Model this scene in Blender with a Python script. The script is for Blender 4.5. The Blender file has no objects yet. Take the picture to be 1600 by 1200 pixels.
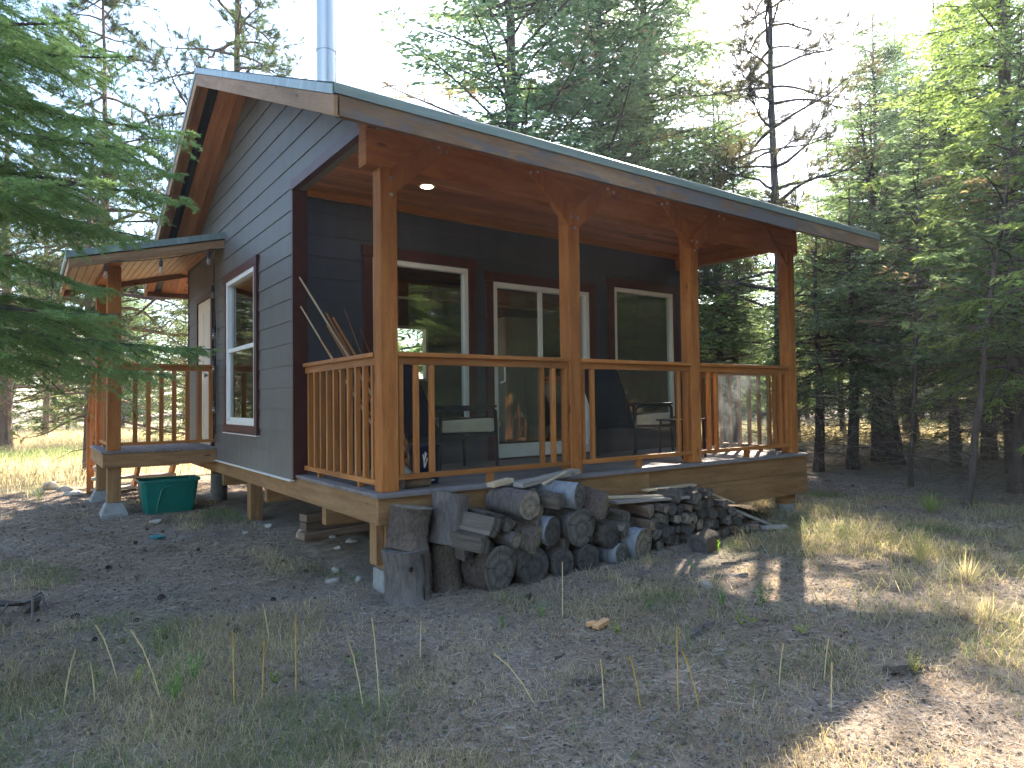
import bpy, math, random
import numpy as np
from mathutils import Vector, Matrix
R = random.Random(7); NR = np.random.RandomState(11)
S = bpy.context.scene; COL = S.collection
# ---------------- camera ----------------
CAM = np.array([-2.1059, -4.6078, .6693])
fw = Vector((.58666, .80937, .02741)).normalized()
rt0 = Vector((.80967, -.58688, 0)).normalized(); up0 = rt0.cross(fw)
ro = math.radians(-.7318)
rt = rt0*math.cos(ro)+up0*math.sin(ro); up = up0*math.cos(ro)-rt0*math.sin(ro)
cd = bpy.data.cameras.new('camera'); cam = bpy.data.objects.new('camera', cd); COL.objects.link(cam)
cam.matrix_world = Matrix(((rt.x, up.x, -fw.x, CAM[0]), (rt.y, up.y, -fw.y, CAM[1]), (rt.z, up.z, -fw.z, CAM[2]), (0, 0, 0, 1)))
cd.sensor_width = 36; cd.lens = 23.57; cd.clip_start = .05; cd.clip_end = 2000
S.camera = cam
# ---------------- sky, sun, exposure ----------------
AZ, EL = math.radians(31.5), math.radians(38)
W = bpy.data.worlds.new('World'); S.world = W; W.use_nodes = True
nt = W.node_tree; nt.nodes.clear()
sky = nt.nodes.new('ShaderNodeTexSky'); sky.sky_type = 'NISHITA'; sky.sun_disc = False
sky.sun_elevation = EL; sky.sun_rotation = math.radians(90)-AZ; sky.dust_density = .8; sky.air_density = 1.0; sky.ozone_density = 2.0
bg = nt.nodes.new('ShaderNodeBackground'); bg.inputs[1].default_value = .15
wo = nt.nodes.new('ShaderNodeOutputWorld'); nt.links.new(sky.outputs[0], bg.inputs[0]); nt.links.new(bg.outputs[0], wo.inputs[0])
sl = bpy.data.lights.new('sun', 'SUN'); sl.energy = 5.0; sl.angle = math.radians(.53); sl.color = (1, .9, .74)
so = bpy.data.objects.new('sun', sl); COL.objects.link(so)
sd = Vector((math.cos(EL)*math.cos(AZ), math.cos(EL)*math.sin(AZ), math.sin(EL)))
so.rotation_euler = sd.to_track_quat('Z', 'Y').to_euler(); so.location = (20, 12, 20)
S.view_settings.view_transform = 'Standard'; S.view_settings.look = 'None'; S.view_settings.gamma = 1
S.view_settings.exposure = 2.62
S.cycles.max_bounces = 8; S.cycles.transparent_max_bounces = 12; S.cycles.use_denoising = True
# ---------------- materials ----------------
def newmat(name):
    m = bpy.data.materials.new(name); m.use_nodes = True; nt = m.node_tree
    b = nt.nodes['Principled BSDF']; return m, nt, b
def nd(nt, t, **k):
    n = nt.nodes.new(t)
    for a, v in k.items(): setattr(n, a, v)
    return n
def ramp(nt, fac, stops):
    r = nd(nt, 'ShaderNodeValToRGB'); e = r.color_ramp.elements
    while len(e) < len(stops): e.new(.5)
    for i, (p, c) in enumerate(stops): e[i].position = p; e[i].color = (*c, 1)
    nt.links.new(fac, r.inputs[0]); return r.outputs[0]
def noise(nt, vec, scale, detail=4, rough=.55, dist=0):
    n = nd(nt, 'ShaderNodeTexNoise'); n.inputs['Scale'].default_value = scale; n.inputs['Detail'].default_value = detail
    n.inputs['Roughness'].default_value = rough; n.inputs['Distortion'].default_value = dist
    if vec is not None: nt.links.new(vec, n.inputs['Vector'])
    return n.outputs['Fac']
def mapping(nt, vec, scale):
    m = nd(nt, 'ShaderNodeMapping'); m.inputs['Scale'].default_value = scale; nt.links.new(vec, m.inputs[0]); return m.outputs[0]
def mix(nt, fac, a, b, mode='MIX'):
    m = nd(nt, 'ShaderNodeMix', data_type='RGBA', blend_type=mode)
    for s, v in ((0, fac), (6, a), (7, b)):
        if isinstance(v, (int, float)): m.inputs[s].default_value = v
        elif isinstance(v, tuple): m.inputs[s].default_value = (*v, 1)
        else: nt.links.new(v, m.inputs[s])
    return m.outputs[2]
def bump(nt, b, h, dist, strength=.6):
    n = nd(nt, 'ShaderNodeBump'); n.inputs['Strength'].default_value = strength; n.inputs['Distance'].default_value = dist
    nt.links.new(h, n.inputs['Height']); nt.links.new(n.outputs[0], b.inputs['Normal'])
def uvv(nt): return nd(nt, 'ShaderNodeTexCoord').outputs['UV']
def objv(nt): return nd(nt, 'ShaderNodeTexCoord').outputs['Object']
def wood(name, c1, c2, c3, rough=.6, grain=14, bd=.002, tone=.35, knots=True, stain=None):
    m, nt, b = newmat(name); uv = uvv(nt)
    g = noise(nt, mapping(nt, uv, (1.2, grain, 1)), 1.5, 6, .6, .6)
    g2 = noise(nt, mapping(nt, uv, (6, grain*7, 1)), 2.0, 3, .6)
    col = ramp(nt, g, [(.25, c1), (.52, c2), (.78, c3)])
    fine = ramp(nt, g2, [(.3, (.72, .72, .72)), (.7, (1.1, 1.1, 1.1))]); col = mix(nt, .8, col, fine, 'MULTIPLY')
    t = noise(nt, mapping(nt, uv, (.35, .35, 1)), 1.0, 1); tn = ramp(nt, t, [(.3, (1-tone,)*3), (.7, (1+tone*.6,)*3)]); col = mix(nt, 1.0, col, tn, 'MULTIPLY')
    if knots:
        v = nd(nt, 'ShaderNodeTexVoronoi'); v.inputs['Scale'].default_value = 1.0; nt.links.new(mapping(nt, uv, (1.7, 5.5, 1)), v.inputs['Vector'])
        k = ramp(nt, v.outputs['Distance'], [(.045, (.28, .2, .16)), (.1, (1, 1, 1))]); col = mix(nt, .85, col, k, 'MULTIPLY')
    if stain:
        sn = noise(nt, mapping(nt, uv, (1.1, 5, 1)), 1.3, 5, .6, 1.2); sf = ramp(nt, sn, [(.48, (0, 0, 0)), (.56, (1, 1, 1))]); col = mix(nt, sf, col, stain)
    nt.links.new(col, b.inputs['Base Color']); b.inputs['Roughness'].default_value = rough; b.inputs['Specular IOR Level'].default_value = .3
    bump(nt, b, g2, bd); return m
def plain(name, c, rough=.5, var=.15, sc=8, metal=0, bd=0, spec=.4):
    m, nt, b = newmat(name); n = noise(nt, objv(nt), sc, 5, .6)
    nt.links.new(ramp(nt, n, [(.25, tuple(x*(1-var) for x in c)), (.75, tuple(min(1, x*(1+var)) for x in c))]), b.inputs['Base Color'])
    b.inputs['Roughness'].default_value = rough; b.inputs['Metallic'].default_value = metal; b.inputs['Specular IOR Level'].default_value = spec
    if bd: bump(nt, b, n, bd)
    return m
cedar = wood('cedar_stain', (.24, .08, .02), (.40, .15, .04), (.5, .215, .07), .55)
cedar_rough = wood('rough_sawn_cedar', (.23, .074, .018), (.39, .138, .034), (.49, .2, .06), .75, 9, .004, .2)
soffit_m = wood('soffit_cedar', (.34, .12, .045), (.52, .2, .075), (.62, .28, .11), .5, 12, .001, .45)
rim_m = wood('brown_rim_board', (.19, .095, .04), (.29, .155, .068), (.37, .215, .105), .7, 10, .002, .15)
fascia_m = wood('weathered_fascia', (.13, .075, .045), (.22, .13, .075), (.32, .215, .14), .75, 8, .002, .35, True, (.125, .108, .108))
deck_m = wood('grey_decking', (.16, .14, .145), (.22, .19, .19), (.28, .25, .24), .7, 12, .002, .2, False)
tread_m = wood('pale_tread', (.4, .32, .25), (.5, .42, .33), (.6, .5, .4), .7)  # pale tan wood for the stair treads
lumber_m = wood('weathered_lumber', (.20, .17, .15), (.33, .29, .26), (.42, .38, .34), .8, 16, .003, .3)
newlumber_m = wood('pale_lumber', (.42, .3, .19), (.55, .42, .28), (.62, .5, .36), .7, 16, .002, .2)
maroon = plain('maroon_trim', (.062, .018, .018), .5, .2)
vinyl = plain('white_vinyl', (.72, .7, .66), .35, .04)
door_m = plain('cream_door', (.68, .6, .5), .4, .05)
metal_m = plain('galvanised_bolt', (.6, .6, .6), .3, .2, 40, 1)
black_m = plain('black_plastic', (.012, .012, .013), .4, .2)
conc = plain('concrete', (.24, .235, .225), .9, .25, 14, 0, .004)
interior_m = plain('interior_wall', (.2, .17, .13), .8, .1)
beige_m = plain('beige_cushion', (.5, .44, .34), .9, .12, 20, 0, .002)
navy_m = plain('navy_plastic', (.008, .014, .05), .35, .2)
fabric_m = plain('dark_sling_fabric', (.012, .014, .022), .7, .3, 30)
green_m = plain('green_bin_plastic', (.004, .13, .105), .38, .18, 5)
stone_m = plain('pale_stone', (.34, .31, .27), .85, .35, 12, 0, .01)
red_m = plain('rust_brick', (.24, .08, .045), .85, .3, 12, 0, .004)
def m_siding():
    m, nt, b = newmat('grey_lap_siding'); uv = uvv(nt)
    g = noise(nt, mapping(nt, uv, (3, 60, 1)), 1.5, 4, .6, .5); t = noise(nt, mapping(nt, uv, (.5, .5, 1)), 1, 2)
    c = mix(nt, .5, ramp(nt, g, [(.3, (.073, .069, .064)), (.7, (.1, .095, .088))]), ramp(nt, t, [(.3, (.066, .062, .058)), (.7, (.11, .104, .096))]))
    nt.links.new(c, b.inputs['Base Color']); b.inputs['Roughness'].default_value = .55; # dust and splashed dirt near the bottom, nail heads along the courses
    o = objv(nt); sp = nd(nt, 'ShaderNodeSeparateXYZ'); nt.links.new(nd(nt, 'ShaderNodeNewGeometry').outputs['Position'], sp.inputs[0])
    mr = nd(nt, 'ShaderNodeMapRange'); nt.links.new(sp.outputs['Z'], mr.inputs[0]); mr.inputs[1].default_value = .55; mr.inputs[2].default_value = -.05; mr.inputs[3].default_value = 0; mr.inputs[4].default_value = .6
    dn = noise(nt, o, 9, 6, .7); mm = nd(nt, 'ShaderNodeMath', operation='MULTIPLY'); nt.links.new(mr.outputs[0], mm.inputs[0]); nt.links.new(dn, mm.inputs[1])
    c = mix(nt, mm.outputs[0], c, (.2, .175, .15)); st = ramp(nt, noise(nt, mapping(nt, o, (3, 3, .6)), 2, 5, .6), [(.35, (.85, .85, .85)), (.7, (1.12, 1.12, 1.12))]); c = mix(nt, 1.0, c, st, 'MULTIPLY')
    nt.links.new(c, b.inputs['Base Color']); bump(nt, b, g, .0015); return m
siding = m_siding()
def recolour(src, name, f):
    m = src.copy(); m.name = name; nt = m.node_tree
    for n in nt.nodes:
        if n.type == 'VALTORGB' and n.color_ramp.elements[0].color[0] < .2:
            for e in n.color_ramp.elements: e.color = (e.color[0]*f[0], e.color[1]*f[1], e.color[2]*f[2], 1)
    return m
porch_siding = recolour(siding, 'shaded_lap_siding', (.46, .58, .88))  # siding copy darkened and blued: porch shade put into the colour
def m_flash():
    m, nt, b = newmat('grey_green_flashing'); uv = uvv(nt)
    g = noise(nt, mapping(nt, uv, (14, .6, 1)), 1, 4, .6)
    nt.links.new(ramp(nt, g, [(.3, (.15, .19, .175)), (.55, (.21, .26, .245)), (.75, (.32, .37, .355))]), b.inputs['Base Color'])
    b.inputs['Roughness'].default_value = .45; b.inputs['Metallic'].default_value = .3; return m
flash = m_flash()
def m_glass(name, dirt=0.0, ior=1.7):
    m = bpy.data.materials.new(name); m.use_nodes = True; nt = m.node_tree; nt.nodes.clear()
    tr = nd(nt, 'ShaderNodeBsdfTransparent'); tr.inputs[0].default_value = (.9, .93, .91, 1)
    gl = nd(nt, 'ShaderNodeBsdfGlossy'); gl.inputs['Roughness'].default_value = .0
    fr = nd(nt, 'ShaderNodeFresnel'); fr.inputs[0].default_value = ior
    gm_ = nd(nt, 'ShaderNodeNewGeometry'); bf = nd(nt, 'ShaderNodeMath', operation='SUBTRACT'); bf.inputs[0].default_value = 1; nt.links.new(gm_.outputs['Backfacing'], bf.inputs[1])
    fm = nd(nt, 'ShaderNodeMath', operation='MULTIPLY'); nt.links.new(fr.outputs[0], fm.inputs[0]); nt.links.new(bf.outputs[0], fm.inputs[1])
    mx = nd(nt, 'ShaderNodeMixShader'); nt.links.new(fm.outputs[0], mx.inputs[0]); nt.links.new(tr.outputs[0], mx.inputs[1]); nt.links.new(gl.outputs[0], mx.inputs[2])
    out = mx.outputs[0]
    if dirt:
        df = nd(nt, 'ShaderNodeBsdfDiffuse'); df.inputs[0].default_value = (.7, .72, .75, 1); tl = nd(nt, 'ShaderNodeBsdfTranslucent'); tl.inputs[0].default_value = (.7, .72, .75, 1)
        m2 = nd(nt, 'ShaderNodeMixShader'); nt.links.new(df.outputs[0], m2.inputs[1]); nt.links.new(tl.outputs[0], m2.inputs[2])
        n = noise(nt, objv(nt), 6, 8, .75); f = nd(nt, 'ShaderNodeMapRange'); nt.links.new(n, f.inputs[0]); f.inputs[1].default_value = .4; f.inputs[2].default_value = .75; f.inputs[3].default_value = dirt*.3; f.inputs[4].default_value = dirt*1.6
        m3 = nd(nt, 'ShaderNodeMixShader'); nt.links.new(f.outputs[0], m3.inputs[0]); nt.links.new(out, m3.inputs[1]); nt.links.new(m2.outputs[0], m3.inputs[2]); out = m3.outputs[0]
    o = nd(nt, 'ShaderNodeOutputMaterial'); nt.links.new(out, o.inputs[0]); return m
glass_win = m_glass('window_glass', 0, 2.3); glass_rail = m_glass('rail_glass', .015, 1.5); glass_dirty = m_glass('dirty_rail_glass', .13, 1.5)
def m_col(name, trans=0.0, rough=.8, tint=(1, 1, 1), var=.25, scale=1.5):
    m = bpy.data.materials.new(name); m.use_nodes = True; nt = m.node_tree; b = nt.nodes['Principled BSDF']
    at = nd(nt, 'ShaderNodeAttribute'); at.attribute_name = 'Col'
    n = noise(nt, objv(nt), scale, 3); v = ramp(nt, n, [(.3, tuple(t*(1-var) for t in tint)), (.7, tuple(t*(1+var) for t in tint))])
    c = mix(nt, 1.0, at.outputs['Color'], v, 'MULTIPLY'); nt.links.new(c, b.inputs['Base Color']); b.inputs['Roughness'].default_value = rough; b.inputs['Specular IOR Level'].default_value = .25
    if trans:
        tl = nd(nt, 'ShaderNodeBsdfTranslucent'); nt.links.new(mix(nt, 1.0, c, (1.8, 1.75, 1.25), 'MULTIPLY'), tl.inputs[0])
        mx = nd(nt, 'ShaderNodeMixShader'); mx.inputs[0].default_value = trans
        nt.links.new(b.outputs[0], mx.inputs[1]); nt.links.new(tl.outputs[0], mx.inputs[2]); nt.links.new(mx.outputs[0], nt.nodes['Material Output'].inputs[0])
    return m
needle_m = m_col('fir_needles', .65, .7); pine_m = m_col('pine_needles', .35, .7); grass_m = m_col('grass_blades', .4, .8); litter_m = m_col('litter', 0, .9)
def m_bark(name, c1, c2, sc=(9, 9, 2.2), bd=.02):
    m, nt, b = newmat(name); o = objv(nt)
    n = noise(nt, mapping(nt, o, sc), 1.5, 6, .65, .4); n2 = noise(nt, o, 1.2, 3)
    c = mix(nt, .5, ramp(nt, n, [(.3, c1), (.65, c2)]), ramp(nt, n2, [(.35, c1), (.7, c2)]))
    nt.links.new(c, b.inputs['Base Color']); b.inputs['Roughness'].default_value = .95; b.inputs['Specular IOR Level'].default_value = .1; bump(nt, b, n, bd, 1); return m
bark_fir = m_bark('fir_bark', (.035, .028, .026), (.13, .105, .095)); bark_pine = m_bark('pine_bark', (.07, .05, .042), (.24, .17, .13))
bark_log = m_bark('log_bark', (.03, .021, .016), (.21, .165, .14), (34, 34, 20), .025); grey_log = m_bark('weathered_log_side', (.055, .045, .042), (.2, .175, .165), (26, 26, 5), .008)
bark_silver = m_bark('silver_log_side', (.10, .105, .12), (.33, .34, .37), (14, 14, 3), .006)
def m_end(name, c1, c2):
    m, nt, b = newmat(name); uv = uvv(nt)
    ln = nd(nt, 'ShaderNodeVectorMath', operation='LENGTH'); nt.links.new(uv, ln.inputs[0])
    ns = noise(nt, uv, 3, 3); ad = nd(nt, 'ShaderNodeMath', operation='MULTIPLY_ADD'); nt.links.new(ns, ad.inputs[0]); ad.inputs[1].default_value = .12; nt.links.new(ln.outputs['Value'], ad.inputs[2])
    mu = nd(nt, 'ShaderNodeMath', operation='MULTIPLY'); nt.links.new(ad.outputs[0], mu.inputs[0]); mu.inputs[1].default_value = 90
    sn = nd(nt, 'ShaderNodeMath', operation='SINE'); nt.links.new(mu.outputs[0], sn.inputs[0])
    ring = nd(nt, 'ShaderNodeMapRange'); nt.links.new(sn.outputs[0], ring.inputs[0]); ring.inputs[1].default_value = -1
    c = ramp(nt, ring.outputs[0], [(0, c1), (1, c2)]); n2 = noise(nt, objv(nt), 14, 6, .7)
    c = mix(nt, .75, c, ramp(nt, n2, [(.3, (.4, .38, .38)), (.7, (1.25, 1.2, 1.15))]), 'MULTIPLY')
    gr = nd(nt, 'ShaderNodeTexGradient', gradient_type='RADIAL'); nt.links.new(uv, gr.inputs[0]); inf = nd(nt, 'ShaderNodeObjectInfo')
    a1 = nd(nt, 'ShaderNodeMath', operation='MULTIPLY_ADD'); nt.links.new(gr.outputs['Fac'], a1.inputs[0]); a1.inputs[1].default_value = 5; a2 = nd(nt, 'ShaderNodeMath', operation='MULTIPLY_ADD'); nt.links.new(inf.outputs['Random'], a2.inputs[0]); a2.inputs[1].default_value = 7; nt.links.new(noise(nt, uv, 9, 4), a2.inputs[2]); nt.links.new(a2.outputs[0], a1.inputs[2])
    pp = nd(nt, 'ShaderNodeMath', operation='PINGPONG'); nt.links.new(a1.outputs[0], pp.inputs[0]); pp.inputs[1].default_value = .5
    ck = ramp(nt, pp.outputs[0], [(.012, (.15, .14, .13)), (.045, (1, 1, 1))]); c = mix(nt, .9, c, ck, 'MULTIPLY')
    nt.links.new(c, b.inputs['Base Color']); b.inputs['Roughness'].default_value = .9; bump(nt, b, n2, .004); return m
end_grey = m_end('weathered_cut_end', (.09, .083, .078), (.16, .148, .138)); end_tan = m_end('tan_cut_end', (.17, .14, .11), (.28, .235, .185)); end_dark = m_end('dark_cut_end', (.045, .042, .042), (.08, .074, .074))
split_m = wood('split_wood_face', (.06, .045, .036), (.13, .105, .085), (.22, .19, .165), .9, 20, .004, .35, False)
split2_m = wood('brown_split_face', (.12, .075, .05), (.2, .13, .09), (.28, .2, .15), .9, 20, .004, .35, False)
# ---------------- mesh helpers ----------------
class MB:
    def __init__(s): s.v = []; s.f = []; s.uv = []; s.mi = []
    def quad(s, idx, uvs, mi=0): s.f.append(idx); s.uv += uvs; s.mi.append(mi)
    def obox(s, c, ax, ay, az, hx, hy, hz, mi=0):
        """oriented box, x axis = grain"""
        c = Vector(c); n0 = len(s.v); o = (R.random()*300, R.random()*300)
        for i in (-1, 1):
            for j in (-1, 1):
                for k in (-1, 1): s.v.append(c+ax*hx*i+ay*hy*j+az*hz*k)
        P = lambda i, j, k: n0+i*4+j*2+k
        for (a, mode) in (((P(0,0,0),P(0,0,1),P(0,1,1),P(0,1,0)),'x'),((P(1,0,0),P(1,1,0),P(1,1,1),P(1,0,1)),'x'),((P(0,0,0),P(1,0,0),P(1,0,1),P(0,0,1)),'y'),
                ((P(0,1,0),P(0,1,1),P(1,1,1),P(1,1,0)),'y'),((P(0,0,0),P(0,1,0),P(1,1,0),P(1,0,0)),'z'),((P(0,0,1),P(1,0,1),P(1,1,1),P(0,1,1)),'z')):
            u = []
            for q in a:
                d = s.v[q]-c; x, y, z = d.dot(ax), d.dot(ay), d.dot(az)
                u.append({'x': (y*.2+o[0], z+o[1]), 'y': (x+o[0], z+o[1]+hy), 'z': (x+o[0], y+o[1]+hy+hz*2)}[mode])
            s.quad(a, u, mi)
    def box(s, x0, x1, y0, y1, z0, z1, mi=0, grain=None):
        d = [abs(x1-x0), abs(y1-y0), abs(z1-z0)]; g = grain if grain is not None else d.index(max(d))
        A = [Vector((1,0,0)), Vector((0,1,0)), Vector((0,0,1))]; o = [g, (g+1) % 3, (g+2) % 3]
        s.obox(((x0+x1)/2, (y0+y1)/2, (z0+z1)/2), A[o[0]], A[o[1]], A[o[2]], d[o[0]]/2, d[o[1]]/2, d[o[2]]/2, mi); return s
    def beam(s, a, b, w, h, upv=(0, 0, 1), mi=0):
        a, b = Vector(a), Vector(b); ax = (b-a).normalized(); ay = Vector(upv).cross(ax).normalized(); az = ax.cross(ay)
        s.obox((a+b)/2, ax, ay, az, (b-a).length/2, w/2, h/2, mi); return s
    def prism(s, poly, d, mi=0):
        """poly: list of 3D points (planar), extruded by vector d"""
        n0 = len(s.v); n = len(poly); P = [Vector(p) for p in poly]; d = Vector(d); o = (R.random()*300, R.random()*300)
        ax = (P[1]-P[0]).normalized(); nn = d.normalized(); ay = nn.cross(ax)
        s.v += P+[p+d for p in P]; u = [((p-P[0]).dot(ax)+o[0], (p-P[0]).dot(ay)+o[1]) for p in P]
        s.quad(tuple(range(n0, n0+n))[::-1], u[::-1], mi); s.quad(tuple(range(n0+n, n0+2*n)), u, mi)
        for i in range(n):
            j = (i+1) % n; l = (P[j]-P[i]).length
            s.quad((n0+i, n0+j, n0+n+j, n0+n+i), [(o[0], o[1]), (o[0]+l, o[1]), (o[0]+l, o[1]+d.length), (o[0], o[1]+d.length)], mi)
        return s
    def tube(s, pts, rad, n=8, mi=0, cap=True, capmi=None, squash=None):
        pts = [Vector(p) for p in pts]; rings = []; L = 0; capmi = mi if capmi is None else capmi
        t0 = (pts[1]-pts[0]).normalized(); ref = Vector((0, 0, 1)) if abs(t0.z) < .9 else Vector((1, 0, 0)); a = t0.cross(ref).normalized()
        for i, p in enumerate(pts):
            t = (pts[min(i+1, len(pts)-1)]-pts[max(i-1, 0)]).normalized(); a = (a-t*a.dot(t)).normalized(); b = t.cross(a)
            r = rad[i] if hasattr(rad, '__len__') else rad; n0 = len(s.v)
            if i: L += (p-pts[i-1]).length
            for k in range(n):
                th = 2*math.pi*k/n; q = r*(squash[k] if squash else 1); s.v.append(p+a*math.cos(th)*q+b*math.sin(th)*q)
            rings.append((n0, L, r))
        for (n0, l0, r0), (n1, l1, r1) in zip(rings, rings[1:]):
            for k in range(n):
                j = (k+1) % n; u0, u1 = k/n*r0*6.28, (k+1)/n*r0*6.28
                s.quad((n0+k, n0+j, n1+j, n1+k), [(l0, u0), (l0, u1), (l1, u1), (l1, u0)], mi)
        if cap:
            for (n0, l, r), rev in ((rings[0], 1), (rings[-1], 0)):
                idx = tuple(range(n0, n0+n)); u = [(math.cos(2*math.pi*k/n)*r, math.sin(2*math.pi*k/n)*r) for k in range(n)]
                s.quad(idx[::-1] if rev else idx, u[::-1] if rev else u, capmi)
        return s
    def build(s, name, mats, parent=None, loc=None, bevel=0, smooth=False):
        me = bpy.data.meshes.new(name); off = Vector(loc) if loc is not None else (world_of(parent) if parent is not None else Vector())
        me.from_pydata([tuple(Vector(v)-off) for v in s.v], [], s.f)
        ul = me.uv_layers.new(name='UVMap'); ul.data.foreach_set('uv', np.array(s.uv, dtype=np.float32).ravel())
        for m in (mats if isinstance(mats, (list, tuple)) else [mats]): me.materials.append(m)
        me.polygons.foreach_set('material_index', s.mi)
        if smooth: me.polygons.foreach_set('use_smooth', [True]*len(s.f))
        me.update(); o = bpy.data.objects.new(name, me); COL.objects.link(o)
        if parent is not None: o.parent = parent; o.location = (0, 0, 0)
        else: o.location = off
        if bevel:
            b = o.modifiers.new('bevel', 'BEVEL'); b.width = bevel; b.segments = 2; b.limit_method = 'ANGLE'
        if smooth: smooth_angle(me)
        return o
def smooth_angle(me, deg=42):
    try: me.set_sharp_from_angle(angle=math.radians(deg))
    except Exception: pass
def world_of(o):
    t = Vector()
    while o is not None: t += Vector(o.location); o = o.parent
    return t
def tag(o, label=None, cat=None, group=None, kind=None):
    if label: o['label'] = label
    if cat: o['category'] = cat
    if group: o['group'] = group
    if kind: o['kind'] = kind
    return o
def thing(name, label, cat, loc=(0, 0, 0), group=None, rz=0):
    o = bpy.data.objects.new(name, None); COL.objects.link(o); o.location = loc; o.rotation_euler[2] = rz; o.empty_display_size = .2
    return tag(o, label, cat, group)
def dup(src, loc, rz=0, sc=1, label=None, group=None, tilt=(0, 0)):
    r = src.copy(); COL.objects.link(r); r.location = loc; r.rotation_euler = (tilt[0], tilt[1], rz); r.scale = (sc,)*3 if not hasattr(sc, '__len__') else sc
    if label: r['label'] = label
    if group: r['group'] = group
    for ch in src.children:
        c = ch.copy(); COL.objects.link(c); c.parent = r
    return r
def fastmesh(name, verts, k, cols, mat, parent=None, smooth=False):
    """verts (n*k,3) of separate k-gons, cols (n,3) per face"""
    verts = np.asarray(verts, dtype=np.float32).reshape(-1, 3); nv = len(verts); nf = nv//k
    me = bpy.data.meshes.new(name); me.vertices.add(nv); me.vertices.foreach_set('co', verts.ravel())
    me.loops.add(nv); me.loops.foreach_set('vertex_index', np.arange(nv, dtype=np.int32))
    me.polygons.add(nf); me.polygons.foreach_set('loop_start', np.arange(0, nv, k, dtype=np.int32)); me.polygons.foreach_set('loop_total', np.full(nf, k, dtype=np.int32))
    ca = me.color_attributes.new('Col', 'FLOAT_COLOR', 'POINT'); c = np.ones((nv, 4), dtype=np.float32); c[:, :3] = np.repeat(np.asarray(cols), k, axis=0)
    ca.data.foreach_set('color', c.ravel()); me.materials.append(mat); me.update(calc_edges=True); me.validate()
    o = bpy.data.objects.new(name, me); COL.objects.link(o)
    if parent is not None: o.parent = parent
    return o
# ---------------- ground ----------------
def vnoise(x, y, s=0):
    x = np.asarray(x, float); y = np.asarray(y, float); r = 0
    for k, (f, a) in enumerate(((.23, 1.), (.51, .6), (1.13, .35))):
        r = r+a*np.sin(f*x*2.1+k*1.7+s+1.3*np.sin(f*y*1.7+k+s))*np.cos(f*y*2.3+k*2.1-s+1.1*np.sin(f*x*1.3+s))
    return r
def gz(x, y):
    x = np.asarray(x, float); y = np.asarray(y, float); s = -.587*x-.809*y
    z = -.745-.034*np.clip(s-.2, 0, 6)+.018*vnoise(x, y); near = np.exp(-((x-.6)**2+(y-2.4)**2)/1.8)
    z = z+.06*near+.065*np.clip((y-2.6)/2.2, 0, 1)*np.clip((3.5-x)/2, 0, 1)+np.clip((np.hypot(x, y)-35)/200, 0, 1)*.6*vnoise(x/9, y/9, 2)
    return z
def gzf(x, y): return float(gz(x, y))
def axis(a, b, fine, lim):
    c = list(np.arange(a, b, fine)); st = fine
    v = b
    while v < lim: c.append(v); st *= 1.16; v += st
    c.append(lim); v = a; st = fine; lo = []
    while v > -lim: st *= 1.16; v -= st; lo.append(max(v, -lim))
    return np.array(lo[::-1]+c)
xs = axis(-4.5, 9, .045, 260); ys = axis(-5, 7, .045, 260); X, Y = np.meshgrid(xs, ys); Z = gz(X, Y)
def hsh(X, Y, f, s):
    """smooth lattice noise"""
    g = np.random.RandomState(s).rand(64, 64); x = X*f; y = Y*f; xi = np.floor(x).astype(int); yi = np.floor(y).astype(int); u = x-xi; v = y-yi; u = u*u*(3-2*u); v = v*v*(3-2*v)
    a = g[xi % 64, yi % 64]; b = g[(xi+1) % 64, yi % 64]; c = g[xi % 64, (yi+1) % 64]; d = g[(xi+1) % 64, (yi+1) % 64]
    return (a*(1-u)+b*u)*(1-v)+(c*(1-u)+d*u)*v
fine_mask = np.exp(-np.clip(np.hypot(X, Y)-9, 0, 99)/3)
Z = Z+fine_mask*((hsh(X, Y, 2.2, 1)-.5)*.03+(hsh(X, Y, 6, 2)-.5)*.022+(hsh(X, Y, 15, 3)-.5)*.014)
nx, ny = len(xs), len(ys); vv = np.stack([X.ravel(), Y.ravel(), Z.ravel()], 1)
ii, jj = np.meshgrid(np.arange(nx-1), np.arange(ny-1)); a = (jj*nx+ii).ravel(); quads = np.stack([a, a+1, a+nx+1, a+nx], 1)
gm = bpy.data.meshes.new('ground'); gm.vertices.add(len(vv)); gm.vertices.foreach_set('co', vv.astype(np.float32).ravel()); gm.loops.add(quads.size); gm.loops.foreach_set('vertex_index', quads.astype(np.int32).ravel())
gm.polygons.add(len(quads)); gm.polygons.foreach_set('loop_start', np.arange(0, quads.size, 4, dtype=np.int32)); gm.polygons.foreach_set('loop_total', np.full(len(quads), 4, dtype=np.int32)); gm.update(calc_edges=True)
gm.polygons.foreach_set('use_smooth', [True]*len(quads))
ground = bpy.data.objects.new('ground', gm); COL.objects.link(ground); tag(ground, kind='structure')
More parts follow.
